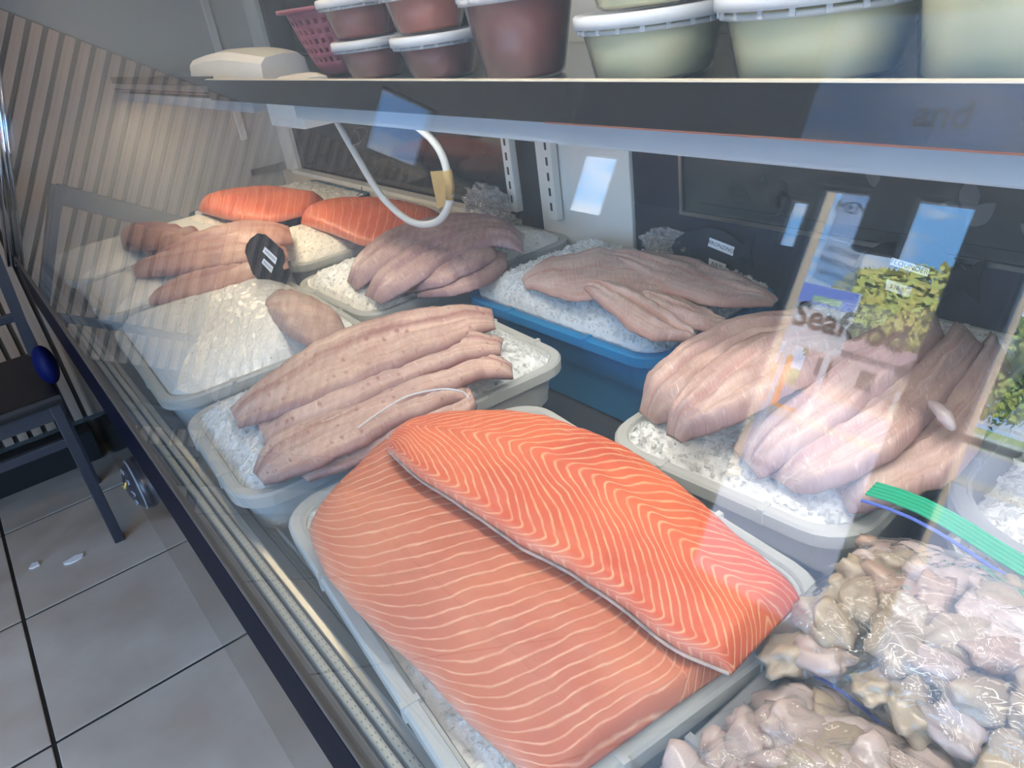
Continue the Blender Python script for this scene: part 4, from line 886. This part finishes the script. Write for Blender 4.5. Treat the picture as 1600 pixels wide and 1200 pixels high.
o = MB().prism([on_sign(p[0], p[1], org, xa, ya) for p in OUT][::-1], xa, ya, org - nrm * .003, .003).build('sign_board', 'sign_black'); o.parent = e; o.matrix_parent_inverse = TI
o = MB().prism([(-.006, -.06), (.006, -.06), (.006, .03), (-.006, .03)], xa, ya, org - nrm * .006, .003).build('stake', 'sign_black'); o.parent = e; o.matrix_parent_inverse = TI
for quad in (((410.3, 393), (430.5, 413.2), (433.2, 403.2), (414, 385.3)), ((409, 410.5), (424, 426.5), (427.3, 417.4), (412.2, 403.2))):
    k4 = [Vector(on_sign(p[0], p[1], org, xa, ya)) for p in quad]
    q = MB().prism(k4, xa, ya, org + nrm * .0004, .0006).build('price_strip', 'label_white'); q.parent = e; q.matrix_parent_inverse = TI
    for k in range(6):
        def at_(u, v): return (k4[0].lerp(k4[1], u)).lerp(k4[3].lerp(k4[2], u), v)
        u0 = .12 + k * .135
        g_ = MB().prism([at_(u0, .3), at_(u0 + .09, .3), at_(u0 + .09, .72), at_(u0, .72)], xa, ya, org + nrm * .0011, .0002).build('print_mark', 'ink_grey'); g_.parent = q
tag(e, 'black fish-shaped price sign standing between the left tubs', 'price sign')
bq = WX(1112, 392, .93); xa, ya = view_axes(math.radians(30))
fish_sign('price_sign', bq, xa, ya, .13, [(((1106, 384), (1145, 400), (1148, 386), (1109, 371)), 'BRONZINO'), (((1107, 415), (1132, 425), (1135, 413), (1108, 403)), '$28.95')], 'dark fish-shaped price sign reading BRONZINO behind the blue tub', 'sign_blue')
fq = WX(1430, 430, .93); xa, ya = view_axes(math.radians(18))
fish_sign('price_sign', fq, xa, ya, .15, [(((1390, 413), (1449, 432), (1453, 420), (1394, 402)), 'FLOUNDER'), (((1383, 452), (1420, 464), (1426, 449), (1386, 436)), '$28.95')], 'dark fish-shaped price sign reading FLOUNDER behind the flounder tub')

# ------------------------------------------------------------------ hose with tape flag
e = empty('drain_hose', (.62, 1.2, .85)); TI = Matrix.Translation(-Vector((.62, 1.2, .85)))
hp = [WX(a, b, .62) for a, b in ((505, 150), (520, 178), (548, 228), (590, 298), (625, 335), (655, 350), (685, 345), (702, 318), (702, 285), (692, 245), (675, 218), (652, 198))]
o = MB().tube(crom(hp, 60), .0062, 12).build('hose', 'hose_white', None, True); o.parent = e; o.matrix_parent_inverse = TI
t0, t1, t2, t3 = [WX(a, b, .617) for a, b in ((672, 268), (700, 266), (706, 312), (684, 327))]
o = mk('tape_flag', [t0, t1, t2, t3] + [p + Vector((.001, 0, 0)) for p in (t0, t1, t2, t3)], [(0, 1, 2, 3), (7, 6, 5, 4), (0, 4, 5, 1), (1, 5, 6, 2), (2, 6, 7, 3), (3, 7, 4, 0)], 'tape_brown'); o.parent = e; o.matrix_parent_inverse = TI
o = MB().tube([WX(a, b, .62) for a, b in ((699, 266), (703, 288), (703, 310))], .0074, 12).build('tape_wrap', 'tape_brown', None, True); o.parent = e; o.matrix_parent_inverse = TI
cw = WX(556, 212, .612)
o = MB().tube(crom([WX(a, b, .611) for a, b in ((548, 215), (555, 202), (568, 200), (574, 208), (566, 220), (552, 226), (549, 212), (558, 205), (562, 222), (556, 232))], 50), .0011, 5).build('wire_tie', 'wire_brown', None, True); o.parent = e; o.matrix_parent_inverse = TI
tag(e, 'white flexible hose hanging in a loop below the shelf with brown tape', 'hose')
o = MB().tube(crom([WX(a, b, .90) for a, b in ((565, 292), (564, 300), (556, 306), (546, 308))], 16), .0012, 5).build('wire_stub', 'wire_brown', None, True); tag(o, 'thin bent wire above the orange salmon by the back sill', 'wire')

# ------------------------------------------------------------------ loose clear plastic bags at the back
def crumple(name, c, sx, sy, sz, seed, label):
    bm = bmesh.new(); bmesh.ops.create_icosphere(bm, subdivisions=4, radius=1)
    for v in bm.verts:
        p = v.co.copy(); f = 1 + .5 * abs(noise.noise(p * 2.2 + Vector((seed, 0, 0)))) - .45 * abs(noise.noise(p * 5 + Vector((0, seed, 0))))
        v.co = Vector((p.x * sx * f, p.y * sy * f, max(p.z, -.4) * sz * f))
    me = bpy.data.meshes.new(name); bm.to_mesh(me); bm.free(); me.materials.append(MATS['bag_loose'])
    o = link(bpy.data.objects.new(name, me)); o.location = c; tag(o, label, 'plastic bag'); return o
crumple('plastic_bag', WX(762, 325, .90), .03, .07, .05, 3, 'crumpled clear plastic bag behind the mauve fillets by the back sill')
crumple('plastic_bag', WX(1042, 382, .92), .02, .05, .026, 8, 'folded clear plastic bag beside the BRONZINO sign')

# ------------------------------------------------------------------ things on the shelf
def deli(name, x, y, z, rt, rb, h, m, lid, label, group, lidm='lid_white', turn=0, sq=1.0):
    e = empty(name, (x, y, z + .0006), turn); n = 40
    c = MB(); c.lathe([(rb * .9, 0), (rb, .004), (rt, h), (rt + .003, h), (rt + .003, h + .002), (rt - .001, h + .002), (rb - .001, .006)], n, cs=True); c.build('cup', 'cup_clear', e, True)
    k = MB(); k.lathe([(rb * .88, .002), (rb - .0022, .006), (rb + (rt - rb) * .84 - .002, h * .84), (rb * .5, h * .85), (.002, h * .85)], n, cs=True, ce=True); k.build('contents', m, e, True)
    r = MB(); r.lathe([(rt + .001, h * .80), (rt + .0022, h * .80), (rt + .0024, h * .87), (rt + .001, h * .87)], n); r.build('cup_band', 'lid_clear', e, True)
    if lid:
        l = MB(); l.lathe([(rt + .0035, h - .006), (rt + .0065, h - .006), (rt + .0065, h + .004), (rt + .004, h + .006), (rt - .004, h + .006), (rt - .006, h + .002), (.002, h + .002)], n, ce=True); l.build('lid', lidm, e, True)
        for q in range(20):
            a = 2 * math.pi * q / 20; rr_ = rt + .003; o = box('rib', (rr_ - .001, -.0022, h * .88 - .004), (rr_ + .0008, .0022, h * .88 + .004), 'lid_clear', e); o.rotation_euler = (0, 0, a)
    tag(e, label, 'container', group); return e
ZS = SZ - .014
def sy(px, x, py=80): return WX(px, py, x).y
gr = 'red sauce containers'; gg = 'green sauce containers'
hh = .052
deli('sauce_container', .60, sy(583, .60), ZS, .056, .042, hh, 'sauce_red', True, 'small red sauce container on the shelf, bottom left next to the pink basket', gr)
deli('sauce_container', .60, sy(578, .60) + .012, ZS + hh + .007, .056, .042, hh, 'sauce_red', True, 'small red sauce container stacked upper left next to the pink basket', gr)
deli('sauce_container', .60, sy(590, .60) + .012, ZS + 2 * hh + .014, .056, .042, hh, 'sauce_red', True, 'small red sauce container topping the left stack', gr)
deli('sauce_container', .60, sy(688, .60), ZS, .060, .044, hh, 'sauce_red', True, 'small red sauce container at the bottom of the stack by the tall red one', gr)
deli('sauce_container', .60, sy(682, .60) + .006, ZS + hh + .007, .060, .044, hh, 'sauce_orange', True, 'small orange-red sauce container with a clear lid, atop the stack by the tall red one', gr, 'lid_clear')
deli('sauce_container', .60, sy(818, .60), ZS, .068, .048, .105, 'sauce_red', True, 'tall dark red sauce container in the middle of the shelf', gr, 'lid_clear')
deli('sauce_container', .60, sy(1020, .60), ZS, .070, .058, .058, 'sauce_green', True, 'pale green sauce container, lower left of the green ones', gg)
deli('sauce_container', .60, sy(1030, .60), ZS + .065, .070, .058, .058, 'sauce_green', True, 'pale green sauce container stacked upper left of the green ones', gg)
deli('sauce_container', .60, sy(1278, .60), ZS, .076, .064, .064, 'sauce_green', True, 'pale green sauce container, lower middle of the green ones', gg)
deli('sauce_container', .60, sy(1290, .60), ZS + .071, .076, .064, .064, 'sauce_green', True, 'pale green sauce container stacked upper middle of the green ones', gg)
deli('sauce_container', .60, sy(1610, .60), ZS, .076, .066, .12, 'sauce_green', True, 'tall pale green sauce container at the near end of the shelf', gg)
# flecks of herb in the green ones
# white paper parcel
def parcel(name, x, y, z, w, l, h, rz, label):
    e = empty(name, (x, y, z + .0005), rz); loops = []
    n = 9
    for i in range(n):
        t = i / (n - 1); k = .82 + .18 * math.sin(math.pi * min(1, t * 1.4 + .1)) ; hh2 = h * (.75 + .25 * math.sin(math.pi * t)); yy = (t - .5) * l
        loops.append([(px_ * w * k, yy + .01 * noise.noise(Vector((px_, pz_, i))), pz_ * hh2 + .003 * noise.noise(Vector((i, px_ * 3, pz_ * 2)))) for px_, pz_ in ((-.5, .05), (-.46, .75), (-.34, 1), (.0, 1.05), (.34, 1), (.46, .75), (.5, .05), (.3, 0), (-.3, 0))])
    m_ = MB(); m_.loft(loops, True, True); m_.build('wrap', 'paper_white', e, False)
    tag(e, label, 'parcel'); return e
parcel('paper_parcel', .60, sy(375, .60, 95), ZS, .11, .52, .056, math.radians(-2), 'white paper parcel lying on the far part of the shelf')
parcel('paper_parcel', .545, sy(470, .55, 110), ZS, .07, .15, .014, math.radians(-10), 'flat white paper packet under the pink basket edge')
# pink basket with square holes
e = empty('mesh_basket', (.655, sy(545, .655, 60), ZS)); n, rows = 72, 14; H, rb_, rt_ = .105, .055, .098
vs, fs = [], []
for i in range(rows + 1):
    t = i / rows; r = rb_ + (rt_ - rb_) * t ** .75
    for k in range(n): a = 2 * math.pi * k / n; vs.append((r * math.cos(a), r * math.sin(a), .004 + t * H))
for i in range(rows):
    for k in range(n):
        if 2 <= i <= rows - 3 and i % 2 == 1 and k % 2 == 0: continue
        a = i * n + k; b2 = i * n + (k + 1) % n; fs.append((a, b2, b2 + n, a + n))
fs.append(tuple(range(n))[::-1])
o = mk('basket_wall', vs, fs, 'pink_plastic', e, True); sm = o.modifiers.new('thick', 'SOLIDIFY'); sm.thickness = .0025
m = MB(); m.lathe([(rt_ - .002, H), (rt_ + .014, H + .002), (rt_ + .014, H + .008), (rt_ - .002, H + .008), (rt_ - .002, H)], n); m.build('basket_rim', 'pink_plastic', e, True)
tag(e, 'pink plastic basket with square holes beside the red containers', 'basket')

# ------------------------------------------------------------------ chair and floor litter
e = empty('metal_chair', (-.18, 2.2, 0)); TI = Matrix.Translation(-Vector((-.18, 2.2, 0)))
def chp(o): o.parent = e; o.matrix_parent_inverse = TI; return o
for (x, y) in ((.005, 2.02), (-.37, 2.02)): chp(box('leg', (x - .013, y - .013, 0), (x + .013, y + .013, .435), 'chair_metal', None, .003))
for (x, xt) in ((.015, .045), (-.38, -.41)):
    m = MB(); m.loft([[(x + a, 2.40 + b2, 0) for a, b2 in ((-.013, -.013), (.013, -.013), (.013, .013), (-.013, .013))], [(x + a, 2.36 + b2, .44) for a, b2 in ((-.013, -.013), (.013, -.013), (.013, .013), (-.013, .013))], [(xt + a, 2.43 + b2, .93) for a, b2 in ((-.016, -.012), (.016, -.012), (.016, .012), (-.016, .012))]], True, True)
    chp(m.build('leg', 'chair_metal'))
chp(box('seat', (-.40, 1.99, .435), (.03, 2.39, .465), 'chair_seat', None, .012))
chp(box('seat_rail', (-.37, 2.008, .395), (.005, 2.028, .433), 'chair_metal', None, .003))
chp(box('stretcher', (-.37, 2.012, .315), (.0, 2.028, .340), 'chair_metal', None, .003))
chp(box('stretcher', (-.002, 2.03, .25), (.012, 2.38, .272), 'chair_metal', None, .003))
chp(box('back_rail', (-.41, 2.418, .88), (.045, 2.444, .935), 'chair_metal', None, .004))
chp(box('back_rail', (-.40, 2.378, .56), (.03, 2.394, .585), 'chair_metal', None, .004))
tag(e, 'black metal chair standing by the slatted wall', 'chair')
bm = bmesh.new(); bmesh.ops.create_icosphere(bm, subdivisions=3, radius=1)
for v in bm.verts: v.co = Vector((v.co.x * .026, v.co.y * .05, v.co.z * .052))
me = bpy.data.meshes.new('blue_pad'); bm.to_mesh(me); bm.free(); me.materials.append(MATS['blue_pad'])
for q in me.polygons: q.use_smooth = True
o = link(bpy.data.objects.new('seat_pad', me)); o.location = (.028, 2.09, .512); tag(o, 'dark blue rounded pad on the corner of the chair seat', 'pad')
rr = random.Random(3)
for k, (p, sx_, lab) in enumerate((((-.198, 2.084), .012, 'small round scrap of white paper on the floor tile'), ((-.109, 2.026), .024, 'small oblong scrap of white paper on the floor tile'))):
    n = 9; poly = [(sx_ * (1 + .3 * rr.uniform(-1, 1)) * math.cos(2 * math.pi * i / n), (.012 if k else .013) * (1 + .3 * rr.uniform(-1, 1)) * math.sin(2 * math.pi * i / n)) for i in range(n)]
    o = MB().prism(poly, (1, 0, 0), (0, 1, 0), (0, 0, 0), .004).build('paper_scrap', 'litter_white'); o.location = (p[0], p[1], .0005); tag(o, lab, 'scrap')
